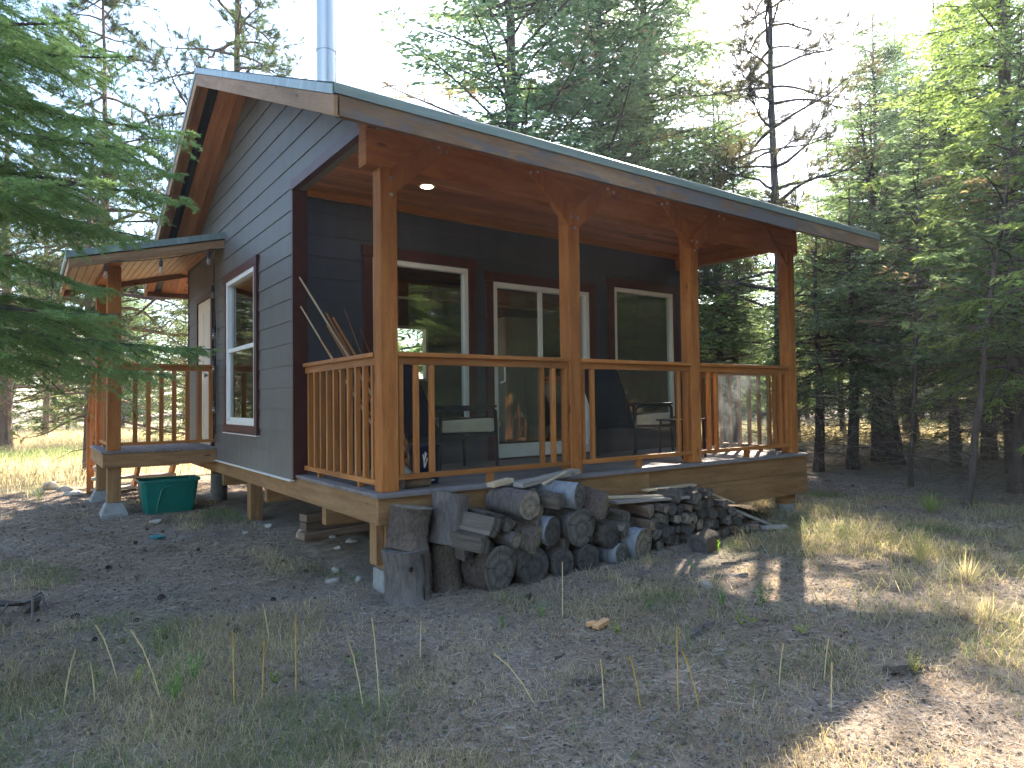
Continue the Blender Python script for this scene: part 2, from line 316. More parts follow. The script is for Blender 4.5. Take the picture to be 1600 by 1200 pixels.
def m_ground():
    m, nt, b = newmat('forest_floor'); o = objv(nt)
    n1 = noise(nt, o, .55, 6, .6, .4); n2 = noise(nt, o, 7, 8, .7); n3 = noise(nt, o, 45, 5, .7); n4 = noise(nt, mapping(nt, o, (30, 90, 1)), 1, 4, .7, 1.5)
    duff = ramp(nt, n2, [(.28, (.12, .085, .062)), (.5, (.265, .2, .145)), (.72, (.43, .345, .26))])
    grey = ramp(nt, n3, [(.3, (.13, .112, .098)), (.5, (.26, .228, .2)), (.72, (.44, .4, .36))])
    c = mix(nt, ramp(nt, n1, [(.42, (0, 0, 0)), (.6, (1, 1, 1))]), duff, grey)
    c = mix(nt, .6, c, ramp(nt, n4, [(.3, (.55, .5, .45)), (.7, (1.35, 1.25, 1.15))]), 'MULTIPLY')
    # open meadow of dry grass away from the trees
    at = nd(nt, 'ShaderNodeAttribute'); at.attribute_name = 'mead'
    mead = ramp(nt, noise(nt, o, .25, 5), [(.35, (.32, .26, .17)), (.6, (.38, .31, .2)), (.7, (.2, .23, .1))])
    c = mix(nt, at.outputs['Fac'], c, mead)
    nt.links.new(c, b.inputs['Base Color']); b.inputs['Roughness'].default_value = .95; b.inputs['Specular IOR Level'].default_value = .1
    ad = nd(nt, 'ShaderNodeMath', operation='ADD'); nt.links.new(n2, ad.inputs[0]); nt.links.new(n3, ad.inputs[1]); bump(nt, b, ad.outputs[0], .03, .8); return m
def mead(x, y):
    n = hsh(x+50, y+50, .25, 51)*3; back = np.clip((y-.12*x-8.4+n-1.5)/2.5, 0, 1)*np.clip((14-x)/3, 0, 1); far = np.clip((x-17.5)/2.5, 0, 1)*np.clip((y+10)/4, 0, 1)*np.clip(1-(x-38)/6, 0, 1)
    left = np.clip((-x-5.5+n)/3, 0, 1)*np.clip((y-3)/4, 0, 1); deep = np.clip((np.hypot(x, y)-70)/10, 0, 1)
    return np.clip(back+far+left, 0, 1)*(1-deep)
_ca = gm.color_attributes.new('mead', 'FLOAT_COLOR', 'POINT'); _m = mead(vv[:, 0], vv[:, 1]); _c = np.ones((len(vv), 4), dtype=np.float32); _c[:, :3] = _m[:, None]; _ca.data.foreach_set('color', _c.ravel())
gm.materials.append(m_ground())
# ---------------- cabin ----------------
cabin = thing('cabin', 'small dark grey clapboard cabin with cedar posts, gable roof and covered front porch', 'cabin', (0, 0, -.745))
D, XW, DE, L, ZC = 1.855, -.015, 6.972, 5.7345, 2.79
RX0, RX1, RY, YR, ZR, SL = -.5535, 6.31, -.635, 3.486, 4.488, .4416
def ztop(y): return ZR-SL*abs(y-YR)
EX = Vector((1, 0, 0)); EY = Vector((0, 1, 0)); EZ = Vector((0, 0, 1))
# lap siding: each course a tilted board
def laps(mb, a, b, nrm, zb, zt_fn, holes, first=.2, exp=.2155, top=9):
    a, b = Vector(a), Vector(b); ax = (b-a).normalized(); LL = (b-a).length; nrm = Vector(nrm); z = zb; k = 0
    edges = [zb]; z = first
    while z < 6: edges.append(z); z += exp
    for z0, z1 in zip(edges, edges[1:]):
        if z0 > zt_fn(None) or z0 > top-.01: break
        # horizontal extent where the wall is at least z0 high
        segs = [(0, LL)]
        lim = zt_fn((z0, z1))
        if lim: segs = [(max(0, lim[0]), min(LL, lim[1]))]
        for (h0, h1, hz0, hz1) in holes:
            if hz1 > z0+.01 and hz0 < z1-.01:
                ns = []
                for s0, s1 in segs:
                    if h1 <= s0 or h0 >= s1: ns.append((s0, s1)); continue
                    zz = None
                    if s0 < h0: ns.append((s0, h0))
                    if h1 < s1: ns.append((h1, s1))
                    lo, hi = max(h0, s0), min(h1, s1)
                    if hz0 > z0+.02: piece(mb, a, ax, nrm, lo, hi, z0, hz0)
                    if hz1 < z1-.02: piece(mb, a, ax, nrm, lo, hi, hz1, z1)
                segs = ns
        for s0, s1 in segs:
            if s1-s0 < .01: continue
            cuts = [s0]; c = s0+R.uniform(.6, 3.6)
            while c < s1-.4: cuts.append(c); c += 3.66
            cuts.append(s1)
            for c0, c1 in zip(cuts, cuts[1:]): piece(mb, a, ax, nrm, c0+(.0015 if c0 > s0 else 0), c1-(.0015 if c1 < s1 else 0), z0, z1)
def piece(mb, a, ax, nrm, s0, s1, z0, z1):
    p = lambda s, z, o: a+ax*s+nrm*o+EZ*(z-a.z)
    fr = .014; bk = .004; n0 = len(mb.v); o = (R.random()*300, R.random()*300)
    mb.v += [p(s0, z0, fr), p(s1, z0, fr), p(s1, z1+.012, bk), p(s0, z1+.012, bk), p(s0, z0, -.004), p(s1, z0, -.004), p(s1, z1+.012, -.006), p(s0, z1+.012, -.006)]
    w, h = s1-s0, z1-z0; u = [(o[0], o[1]), (o[0]+w, o[1]), (o[0]+w, o[1]+h), (o[0], o[1]+h)]
    for q in ((0, 1, 2, 3), (4, 5, 1, 0), (5, 6, 2, 1), (7, 4, 0, 3), (3, 2, 6, 7)): mb.quad(tuple(n0+i for i in q), u)
def trap(mb, a0, a1, b0, b1, z0, z1):
    n0 = len(mb.v); o = (R.random()*300, R.random()*300); X1, X2 = XW-.014, XW-.004
    b0 = max(b0, a0); b1 = min(max(b1, b0+.01), a1) if b1 > a1 else b1
    mb.v += [Vector((X1, a0, z0)), Vector((X1, a1, z0)), Vector((X2, b1, z1+.008)), Vector((X2, b0, z1+.008)), Vector((XW+.004, a0, z0)), Vector((XW+.004, a1, z0)), Vector((XW+.006, b1, z1+.008)), Vector((XW+.006, b0, z1+.008))]
    w, h = a1-a0, z1-z0; u = [(o[0], o[1]), (o[0]+w, o[1]), (o[0]+w, o[1]+h), (o[0], o[1]+h)]
    for q in ((0, 1, 2, 3), (4, 5, 1, 0), (5, 6, 2, 1), (7, 4, 0, 3), (3, 2, 6, 7)): mb.quad(tuple(n0+i for i in q), u)
# gable wall (faces -X); s runs along +Y from the front eave
def gable_lim(zz):
    if zz is None: return 4.3
    z0, z1 = zz
    zl = z1-.02
    if zl > 2.3:
        dy = (ZR-.17-zl)/SL; return (YR-dy+.0, YR+dy) if zl > 2.72 else (D, DE)
    return (D, DE)
def gl(zz):
    r = gable_lim(zz)
    if zz is None: return r
    return (max(r[0], .0), min(r[1], DE))
mb = MB(); laps(mb, (XW, 0, -.05), (XW, DE, -.05), (-1, 0, 0), -.05, lambda zz: 2.6 if zz is None else (D, DE), [(3.05, 4.5, .36, 2.33), (5.2, 6.3, .06, 2.25)], top=2.57)
z = .2+.2155*11
while z < 4.35:
    z1 = z+.2155; q = lambda zv: max(0, (ZR-.125-zv)/SL)
    lo0, hi0, lo1, hi1 = max(.0, YR-q(z)), min(DE, YR+q(z)), max(.0, YR-q(z1)), min(DE, YR+q(z1))
    zz0 = z
    if z < 2.84: lo0 = lo1 = D
    cuts = [0, R.uniform(.25, .6), 1] if hi0-lo0 > 2 else [0, 1]
    for c0, c1 in zip(cuts, cuts[1:]):
        ya, yb_ = lo0+(hi0-lo0)*c0, lo0+(hi0-lo0)*c1-.0015
        if hi1-lo1 > .02: trap(mb, ya, yb_, ya if c0 else lo1, yb_ if c1 < 1 else hi1, z, z1)
    if z < 2.84 < z1:   # strip above the porch header
        trap(mb, 0, D, 0, D, 2.84, z1)
    z = z1
gw = mb.build('gable_wall', siding, cabin)
mb = MB(); mb.prism([(XW+.02, -.0, 2.76), (XW+.02, D, 2.76), (XW+.02, D, -.05), (XW+.02, 3.12, -.05), (XW+.02, 3.12, ztop(3.12)-.12), (XW+.02, 0, ztop(0)-.12)], (.09, 0, 0))
mb.prism([(XW+.02, 3.12, 2.24), (XW+.02, 4.43, 2.24), (XW+.02, 4.43, ztop(4.43)-.12), (XW+.02, YR, ZR-.12), (XW+.02, 3.12, ztop(3.12)-.12)], (.09, 0, 0))
mb.prism([(XW+.02, 3.12, -.05), (XW+.02, 4.43, -.05), (XW+.02, 4.43, .44), (XW+.02, 3.12, .44)], (.09, 0, 0))
mb.prism([(XW+.02, 4.43, -.05), (XW+.02, DE, -.05), (XW+.02, DE, ztop(DE)-.12), (XW+.02, 4.43, ztop(4.43)-.12)], (.09, 0, 0))
mb.build('wall_sheathing', interior_m, gw)
mb = MB(); mb.beam((XW-.02, D, -.055), (XW-.02, 5.04, -.055), .05, .012); mb.build('base_flashing', vinyl, gw)
# front wall under porch (faces -Y)
mb = MB(); H1 = [(.79, 1.96, .45, 2.195), (2.30, 3.81, .0, 2.085), (4.26, 5.44, .44, 2.2)]
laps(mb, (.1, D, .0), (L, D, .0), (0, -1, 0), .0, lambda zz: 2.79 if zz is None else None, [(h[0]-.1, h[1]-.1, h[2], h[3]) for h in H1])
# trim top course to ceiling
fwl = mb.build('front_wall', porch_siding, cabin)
mb = MB()
for x0, x1 in ((.1, .79), (1.96, 2.30), (3.81, 4.26), (5.44, L)): mb.box(x0, x1, D+.006, D+.12, -.05, 2.9)
for (x0, x1, z0, z1) in H1:
    mb.box(x0+.001, x1-.001, D+.008, D+.118, z1, 2.9, grain=0)
    if z0 > .1: mb.box(x0+.001, x1-.001, D+.008, D+.118, -.05, z0, grain=0)
mb.build('wall_sheathing', interior_m, fwl)
mb = MB(); mb.box(XW-.018, .105, D-.022, D+.02, -.04, 2.76); ct = mb.build('corner_trim', maroon, cabin, bevel=.002)
mb = MB(); mb.box(XW-.024, XW+.04, -.03, D+.02, 2.755, 2.845); mb.build('header_trim', maroon, cabin, bevel=.002)
mb = MB(); mb.box(XW-.02, XW+.02, DE-.02, DE+.02, .0, 2.83); mb.build('corner_trim', maroon, cabin)
mb = MB(); mb.box(.108, L-.02, D-.05, D-.012, 2.715, 2.79); mb.build('frieze_board', cedar, cabin, bevel=.002)
# remaining walls with the back window opening
mb = MB(); yb = DE-.06
for x0, x1, z0, z1 in ((.1, 3.1, -.05, 2.75), (4.2, L-.05, -.05, 2.75), (3.1, 4.2, -.05, 1.1), (3.1, 4.2, 2.15, 2.75)): mb.box(x0, x1, yb-.05, yb+.05, z0, z1, grain=0)
mb.prism([(L-.1, D+.13, -.05), (L-.1, yb-.06, -.05), (L-.1, yb-.06, ztop(yb)-.15), (L-.1, YR, ZR-.15), (L-.1, D+.13, ztop(D+.13)-.15)], (.1, 0, 0))
mb.build('rear_wall', interior_m, cabin)
mb = MB(); laps(mb, (L, D, .0), (L, DE, .0), (1, 0, 0), .0, lambda zz: 2.9 if zz is None else None, []); mb.build('side_wall', siding, cabin)
mb = MB(); mb.box(.11, L-.11, D+.13, yb-.06, -.05, 0, grain=0); mb.build('interior_floor', soffit_m, cabin)
# windows
def window_front(x0, x1, z0, z1, lab):
    w = MB(); f = .055; y0, y1 = D-.03, D+.05
    w.box(x0, x1, y0, y1, z1-f, z1).box(x0, x1, y0, y1, z0, z0+f).box(x0, x0+f, y0, y1, z0+f, z1-f).box(x1-f, x1, y0, y1, z0+f, z1-f)
    o = w.build('window', vinyl, cabin, bevel=.004); o['label'] = lab
    g = MB(); g.box(x0+f, x1-f, D+.005, D+.012, z0+f, z1-f); g.build('pane', glass_win, o)
    t = MB(); t.box(x0-.1, x0-.001, D-.042, D+.0, z0-.0, z1).box(x1+.001, x1+.1, D-.042, D+.0, z0-.0, z1)
    t.box(x0-.11, x1+.11, D-.046, D+.0, z1+.001, z1+.115).box(x0-.11, x1+.11, D-.046, D, z0-.1, z0-.001); t.build('trim', maroon, o, bevel=.002)
window_front(*(.79, 1.96, .45, 2.195), 'tall white framed window behind the left porch corner')
window_front(*(4.26, 5.44, .44, 2.2), 'tall white framed window right of the sliding door')
x0, x1, z0, z1 = 2.30, 3.81, .06, 2.085; f = .06
w = MB(); w.box(x0, x1, D-.03, D+.06, z1-f, z1).box(x0, x1, D-.03, D+.06, z0-.04, z0+.06).box(x0, x0+f, D-.03, D+.06, z0+.06, z1-f).box(x1-f, x1, D-.03, D+.06, z0+.06, z1-f)
sdoor = w.build('sliding_door', vinyl, cabin, bevel=.004)
w = MB(); w.box(2.99, 3.05, D-.012, D+.02, z0+.06, z1-f); w.box(x0+f, 2.99, D-.01, D+.02, z0+.061, z0+.12).box(3.05, x1-f, D-.01, D+.02, z0+.061, z0+.12); w.build('sash', vinyl, sdoor, bevel=.003)
w = MB(); w.box(x0+f, 2.99, D+.005, D+.01, z0+.12, z1-f).box(3.05, x1-f, D+.022, D+.027, z0+.12, z1-f); w.build('pane', glass_win, sdoor)
w = MB(); w.tube([(2.4, D-.02, 1.12), (2.425, D-.07, 1.1), (2.43, D-.07, .92), (2.4, D-.02, .9)], .011, 8); w.build('handle', vinyl, sdoor, smooth=True)
t = MB(); t.box(x0-.1, x0-.001, D-.042, D, .0, z1).box(x1+.001, x1+.1, D-.042, D, .0, z1).box(x0-.11, x1+.11, D-.046, D, z1+.001, z1+.115); t.build('trim', maroon, sdoor, bevel=.002)
# gable window
y0, y1, z0, z1 = 3.12, 4.43, .44, 2.24; f = .055; w = MB(); a, b = XW-.032, XW+.05
w.box(a, b, y0, y1, z1-f, z1).box(a, b, y0, y1, z0, z0+f).box(a, b, y0, y0+f, z0+f, z1-f).box(a, b, y1-f, y1, z0+f, z1-f)
gwin = w.build('window', vinyl, cabin, bevel=.004); gwin['label'] = 'white framed sash window in the gable wall'
w = MB(); w.box(XW-.02, XW+.02, y0+f, y1-f, 1.335, 1.385).box(XW-.012, XW+.02, y0+f, y0+f+.03, z0+f, 1.335).box(XW-.012, XW+.02, y1-f-.03, y1-f, z0+f, 1.335).box(XW-.012, XW+.02, y0+f, y1-f, z0+f, z0+f+.03); w.build('sash', vinyl, gwin, bevel=.003)
w = MB(); w.box(XW+.022, XW+.03, y0+f, y1-f, 1.385, z1-f).box(XW+.004, XW+.012, y0+f+.03, y1-f-.03, z0+f+.03, 1.335); w.build('pane', glass_win, gwin)
t = MB(); t.box(XW-.042, XW, y0-.1, y0-.001, z0, z1).box(XW-.042, XW, y1+.001, y1+.1, z0, z1).box(XW-.046, XW, y0-.115, y1+.115, z1+.001, z1+.1).box(XW-.046, XW, y0-.115, y1+.115, z0-.1, z0-.001); t.build('trim', maroon, gwin, bevel=.002)
t = MB(); t.box(XW-.05, XW, y0-.12, y1+.12, z0-.112, z0-.102); t.build('sill_flashing', vinyl, gwin)
# entry door
w = MB(); w.box(XW-.022, XW+.02, 5.31, 6.18, .13, 2.18)
for yy in (5.45, 5.8):
    for za, zb_ in ((.35, 1.0), (1.15, 2.0)): w.box(XW-.03, XW-.02, yy, yy+.24, za, zb_)
edoor = w.build('entry_door', door_m, cabin, bevel=.004)
w = MB(); w.box(XW-.04, XW, 5.22, 5.305, .12, 2.19).box(XW-.04, XW, 6.185, 6.27, .12, 2.19).box(XW-.042, XW, 5.21, 6.28, 2.191, 2.27); w.build('door_frame', maroon, edoor)
w = MB(); w.tube([(XW-.02, 5.4, 1.1), (XW-.08, 5.4, 1.1)], .012, 8).tube([(XW-.075, 5.4, 1.1), (XW-.1, 5.4, 1.1)], .028, 12); w.build('handle', metal_m, edoor, smooth=True)
# interior: back window, counter, beam
w = MB(); w.box(3.1, 4.2, yb-.07, yb+.07, 2.1, 2.15).box(3.1, 4.2, yb-.07, yb+.07, 1.1, 1.15).box(3.1, 3.15, yb-.07, yb+.07, 1.15, 2.1).box(4.15, 4.2, yb-.07, yb+.07, 1.15, 2.1)
rwin = w.build('window', vinyl, cabin); rwin['label'] = 'white framed rear window seen through the cabin'
w = MB(); w.box(3.15, 4.15, yb-.003, yb+.003, 1.15, 2.1); w.build('pane', glass_win, rwin)
w = MB(); w.box(.3, 5.4, 4.3, 4.5, 2.25, 2.5); w.box(1.9, 2.1, 5.6, 5.8, 0, 2.25); w.build('interior_beam', soffit_m, cabin)
w = MB(); w.box(2.2, 5.2, yb-.7, yb-.08, .85, .9).box(2.25, 5.15, yb-.66, yb-.1, .0, .85); w.build('kitchen_counter', interior_m, cabin)
w = MB(); w.box(4.45, 5.2, 4.6, 5.2, .0, 2.12); w.box(4.5, 4.81, 4.585, 4.6, .2, 2.03).box(4.84, 5.15, 4.585, 4.6, .2, 2.03); w.build('cupboard', door_m, cabin, bevel=.006)
# roof
def roofpt(x, y, dz=0): return (x, y, ztop(y)+dz)
w = MB()
for ya, yb2 in ((RY, YR), (YR, 2*YR-RY)):
    w.prism([roofpt(RX0, ya, -.012), roofpt(RX0, yb2, -.012), roofpt(RX0, yb2, -.06), roofpt(RX0, ya, -.06)], (RX1-RX0, 0, 0))
roof = w.build('roof', plain('dark_roof_metal', (.05, .06, .055), .5, .2), cabin)
def flash_run(mbx, p, q, out, h=.068):
    p, q, out = Vector(p), Vector(q), Vector(out); mbx.prism([p, p+out*.006, p+out*.006-EZ*h+out*.01, p-EZ*h], q-p)
w = MB()
lenx = RX1-RX0
w.prism([(RX0-.02, RY-.02, 2.672), (RX0-.02, RY-.032, 2.664), (RX0-.02, RY-.03, 2.6), (RX0-.02, RY-.02, 2.6)], (lenx+.04, 0, 0))
w.prism([(RX0-.02, RY-.02, 2.672), (RX0-.02, RY+.12, 2.73), (RX0-.02, RY+.12, 2.722), (RX0-.02, RY-.02, 2.664)], (lenx+.04, 0, 0))
for X0, sgn in ((RX0-.03, -1), (RX1+.03, 1)):
    for ya, yb2 in ((RY-.02, YR), (YR, 2*YR-RY+.02)):
        w.prism([(X0, ya, ztop(ya)+.005), (X0, yb2, ztop(yb2)+.005), (X0, yb2, ztop(yb2)-.068), (X0, ya, ztop(ya)-.068)], (-.008*sgn, 0, 0))
        w.prism([(X0, ya, ztop(ya)+.005), (X0, yb2, ztop(yb2)+.005), (X0, yb2, ztop(yb2)-.003), (X0, ya, ztop(ya)-.003)], (-.14*sgn, 0, 0))
w.build('flashing', flash, roof)
w = MB(); zt = 2.5999; zb_ = 2.4644
xx = RX0
for xe in (RX0+2.9, RX0+5.1, RX1): w.box(xx+.001, xe-.001, RY-.018, RY+.02, zb_, zt, grain=0); xx = xe
w.build('eave_fascia', fascia_m, roof, bevel=.003); w = MB(); w.box(RX0, RX1, 2*YR-RY-.02, 2*YR-RY+.018, zb_, zt, grain=0); w.build('eave_fascia', fascia_m, roof, bevel=.003)
rake_m = wood('rake_fascia_wood', (.22, .115, .055), (.33, .185, .095), (.42, .26, .15), .7, 8, .002, .25)
for X0 in (RX0-.022, RX1-.018):
    w = MB()
    for ya, yb2 in ((RY-.018, YR), (YR, 2*YR-RY+.018)):
        w.prism([(X0, ya, ztop(ya)-.07), (X0, yb2, ztop(yb2)-.07), (X0, yb2, ztop(yb2)-.205), (X0, ya, ztop(ya)-.205)], (.04, 0, 0))
    w.build('rake_fascia', rake_m, roof, bevel=.003)
# soffit: boards running up the slope at the rakes, along the eave elsewhere
w = MB()
for xa, xb2 in ((RX0+.02, XW+.0), (L+.02, RX1-.02)):
    n = max(1, round((xb2-xa)/.095)); wd = (xb2-xa)/n
    for ya, yb2 in ((RY+.02, YR), (YR, 2*YR-RY-.02)):
        for i in range(n):
            if i == n//2-1: continue
            xm = xa+(i+.5)*wd; w.beam((xm, ya, ztop(ya)-.13), (xm, yb2, ztop(yb2)-.13), wd-.005, .018)
for ys0, ye in ((RY+.02, -.02), (DE+.02, 2*YR-RY-.02)):
    n = 6; wd = (ye-ys0)/n
    for i in range(n):
        ym = ys0+(i+.5)*wd; s = 1 if ym < YR else -1
        w.obox(((XW+L)/2, ym, ztop(ym)-.13), EX, Vector((0, 1, SL*s)).normalized(), Vector((0, -SL*s, 1)).normalized(), (L-XW)/2, wd/2-.003, .009)
w.build('soffit', soffit_m, roof)
w = MB()
for xa in (RX0+.02+(XW-RX0-.02)*.42,):
    for ya, yb2 in ((RY+.02, YR), (YR, 2*YR-RY-.02)): w.beam((xa-.0, ya, ztop(ya)-.118), (xa, yb2, ztop(yb2)-.118), .12, .008)
w.build('soffit_vent', black_m, roof)
w = MB(); w.prism([(RX0+.03, RY, ztop(RY)-.1), (RX0+.03, YR, ZR-.1), (RX0+.03, 2*YR-RY, ztop(RY)-.1), (RX0+.03, 2*YR-RY, ztop(RY)-.108), (RX0+.03, YR, ZR-.108), (RX0+.03, RY, ztop(RY)-.108)], (lenx-.06, 0, 0)); w.build('roof_deck', black_m, roof)
w = MB(); w.tube([(.6, 2.6, 3.9), (.6, 2.6, 6.4)], .108, 28); w.tube([(.6, 2.6, 4.02), (.6, 2.6, 4.06)], .13, 28); w.tube([(.6, 2.6, 4.62), (.6, 2.6, 4.65)], .113, 28); w.tube([(.6, 2.6, 5.3), (.6, 2.6, 5.33)], .113, 28)
w.tube([(.6, 2.6, 6.4), (.6, 2.6, 6.44), (.6, 2.6, 6.6), (.6, 2.6, 6.62)], [.11, .15, .15, .05], 28)
pm = newmat('stainless_pipe'); pm[2].inputs['Metallic'].default_value = 1; pm[2].inputs['Roughness'].default_value = .33; pm[2].inputs['Base Color'].default_value = (.40, .375, .34, 1)
w.build('chimney_pipe', pm[0], roof, smooth=True)
# porch ceiling boards
w = MB(); y0c, y1c = .2, D-.012; n = 19; wd = (y1c-y0c)/n
for i in range(n):
    xs_ = [XW+.04, L-.1]; c = R.uniform(1.2, 4.5)
    for xa, xb2 in ((XW+.05, c-.001), (c+.001, L-.02)): w.box(xa, xb2, y0c+i*wd+.0025, y0c+(i+1)*wd-.0025, ZC, ZC+.018, grain=0)
ceil = w.build('porch_ceiling', soffit_m, cabin)
w = MB(); w.box(XW+.05, L-.02, .0, D-.01, ZC+.02, ZC+.03, grain=0); w.build('ceiling_backing', black_m, ceil)
lm = newmat('lamp_glow'); lm[2].inputs['Emission Color'].default_value = (1, .82, .5, 1); lm[2].inputs['Emission Strength'].default_value = 9
for lx, ly in ((1.05, 1.12),):
    w = MB(); w.tube([(lx, ly, ZC-.006), (lx, ly, ZC-.002)], [.075, .08], 24); rl = w.build('recessed_light', vinyl, ceil)
    w = MB(); w.tube([(lx, ly, ZC-.009), (lx, ly, ZC-.0065)], .055, 24); w.build('lamp', lm[0], rl) if False else None
    w = MB(); w.tube([(lx, ly, ZC-.009), (lx, ly, ZC-.0065)], .055, 24); dl = w.build('recessed_light', lm[0], ceil); dl['label'] = 'glowing recessed light in the porch ceiling'
# beam, posts, braces
w = MB(); w.box(-.05, 2.75, .062, .2, 2.478, ZC+.12, grain=0); w.box(2.753, L-.0, .062, .2, 2.478, ZC+.12, grain=0); w.build('porch_beam', cedar_rough, cabin, bevel=.006)
w = MB(); w.box(5.53, 5.67, .202, D-.0, 2.56, ZC-.003, grain=1); w.build('side_beam', cedar_rough, cabin, bevel=.005)
PX = [.062, .062+1.873, .062+3.586, .062+5.4415]
for k, px in enumerate(PX):
    w = MB(); w.box(px, px+.14, .056, .196, .001, 2.477); p = w.build('porch_post', cedar_rough, cabin, bevel=.007)
    for bx, bz in (((.085, 2.40), (.085, 2.27)) if k == 0 else ((.03, 2.38), (.11, 2.38), (.07, 2.28))):
        if k < 3: w = MB(); w.tube([(px+bx, .045, bz), (px+bx, .036, bz)], [.016, .013], 12); w.build('bolt', metal_m, p)
    for s in (-1, 1):
        if (k == 0 and s < 0) or (k == 3 and s > 0): continue
        xc = px+.07; wd = .15 if k < 3 else .07
        xt = xc+s*.56; xb2 = xc+s*.015
        nx_, nz_ = .7071*wd/2, .7071*wd/2
        A = [(xt-s*nx_*1.35, 2.79), (xt+s*nx_*1.35, 2.79), (xt+s*nx_*1.35+.0, 2.7), (xb2+s*.055, 2.28-.12+.0), (xb2, 2.14), (xb2, 2.32-.0)]
        A = [(xb2, 2.36), (xb2, 2.13), (xb2+s*.06, 2.18), (xt+s*.10, 2.70), (xt+s*.09, 2.76), (xt-s*.12, 2.775)] if k < 3 else [(xc-.0, 2.2), (xc, 2.27), (xt, 2.775), (xt+.1, 2.775)]
        if k < 3: xt = xc+s*.49; A = [(xb2, 2.47), (xb2, 2.32), (xb2+s*.045, 2.295), (xt+s*.06, 2.75), (xt+s*.04, 2.765), (xt-s*.12, 2.765)]
        w = MB(); ysh = .042 if s > 0 else .044; w.prism([(x, ysh, z) for x, z in A], (0, .06 if k < 3 else .05, 0)); br = w.build('knee_brace', cedar_rough, cabin, bevel=.004)
        if k < 3:
            w = MB()
            for bx, bz in ((xt-s*.06, 2.72), (xt+s*.02, 2.70)): w.tube([(bx, .04, bz), (bx, .033, bz)], [.013, .01], 10)
            w.build('bolt', metal_m, br)
# deck
w = MB(); n = 16; yw = (D-.0)/13
yy = -.012
for i in range(13):
    y1_ = yy+yw
    if i == 12: y1_ = D-.02
    w.box(-.012, L+.012, yy+.003, y1_-.003, -.028, 0, grain=0); yy = y1_
dk = w.build('porch_deck', deck_m, cabin, bevel=.003)
w = MB(); w.box(.0, 2.9, 0, .038, -.229, -.03, grain=0).box(2.902, L, 0, .038, -.229, -.03, grain=0); w.box(.32, L, .003, .04, -.4877, -.2315, grain=0)
w.box(L-.038, L-.0, .042, DE-.1, -.229, -.03, grain=1).box(L-.036, L-.002, .042, 1.6, -.4877, -.232, grain=1); w.build('rim_board', rim_m, dk, bevel=.004)
w = MB(); w.box(0, .038, .0395, D+.3, -.229, -.03, grain=1).box(0.0, .038, D+.3015, DE, -.229, -.06, grain=1).box(.05, L-.05, DE-.06, DE-.02, -.229, -.06, grain=0)
for yj in (1.2, 3.0, 5.0): w.box(.05, L-.05, yj, yj+.1, -.4, -.2, grain=0)
w.build('floor_beam', rim_m, dk, bevel=.004)
w = MB(); w.box(-.02, L, -.024, -.013, -.03, -.006, grain=0); w.build('drip_edge', vinyl if False else deck_m, dk)
w = MB(); w.box(.05, L-.05, .1, DE-.1, -.06, -.052, grain=0); w.build('underfloor', black_m, dk)
# piers
def pier(x, y, zt, kind):
    zg = gzf(x, y)
    if kind == 'tube':
        w = MB(); w.tube([(x, y, zg-.1), (x, y, zt-.12)], .115, 24); p = w.build('concrete_pier', conc, cabin, smooth=True)
        w = MB(); w.box(x-.1, x+.1, y-.07, y+.07, zt-.12, zt); w.build('pier_block', rim_m, p)
    else:
        w = MB(); w.box(x-.075, x+.075, y-.08, y+.08, zg+.16, zt); w.box(x-.14, x-.078, y-.06, y+.06, zg+.2, zt); p = w.build('pier_post', rim_m, cabin, bevel=.004)
        w = MB(); w.box(x-.1, x+.1, y-.1, y+.1, zg-.1, zg+.158); w.build('concrete_block', conc, p, bevel=.01)
pier(.16, .14, -.232, 'post'); pier(5.45, .13, -.49, 'tube'); pier(.2, 5.95, -.2, 'tube'); pier(3.0, .6, -.5, 'tube'); pier(5.4, 3.1, -.4, 'tube'); pier(5.4, 6.5, -.23, 'tube'); pier(3, 6.5, -.23, 'tube')
w = MB(); w.box(.06, .2, 3.7, 3.86, gzf(.1, 3.8)-.02, -.23); w.build('pier_post', rim_m, cabin, bevel=.004)
# railings (front three bays)
def rail_bay(name, x0, x1, bals, glass, gm_, lab):
    w = MB(); w.box(x0, x1, .05, .14, 1.035, 1.07, grain=0); r = w.build(name, cedar, cabin, bevel=.003); r['label'] = lab
    w = MB(); w.box(x0, x1, .075, .113, .975, 1.034, grain=0); w.build('under_rail', cedar, r, bevel=.002)
    w = MB(); w.box(x0, x1, .065, .125, .085, .125, grain=0); w.build('bottom_rail', cedar, r, bevel=.003)
    xm = (x0+x1)/2; w = MB(); w.box(xm-.04, xm+.02, .075, .115, .001, .084); w.build('rail_foot', cedar, r)
    for bx in bals: w = MB(); w.box(bx-.02, bx+.02, .079, .117, .126, .974); w.build('baluster', cedar, r, bevel=.002)
    w = MB(); w.box(glass[0], glass[1], .09, .096, .13, .972); w.build('glass_panel', gm_, r)
e = .0015
rail_bay('railing', PX[0]+.14+e, PX[1]-e, [.235, .37, .51, 1.63, 1.76, 1.905], (.532, 1.608), glass_rail, 'front railing bay between the left corner post and the second post')
rail_bay('railing', PX[1]+.14+e, PX[2]-e, [2.115, 2.24, 3.47, 3.61], (2.262, 3.448), glass_rail, 'front railing bay between the second and third posts')
rail_bay('railing', PX[2]+.14+e, PX[3]-e, [3.97, 4.1, 5.1, 5.22, 5.35, 5.475], (4.122, 5.078), glass_dirty, 'front railing bay with hazy glass at the right end')
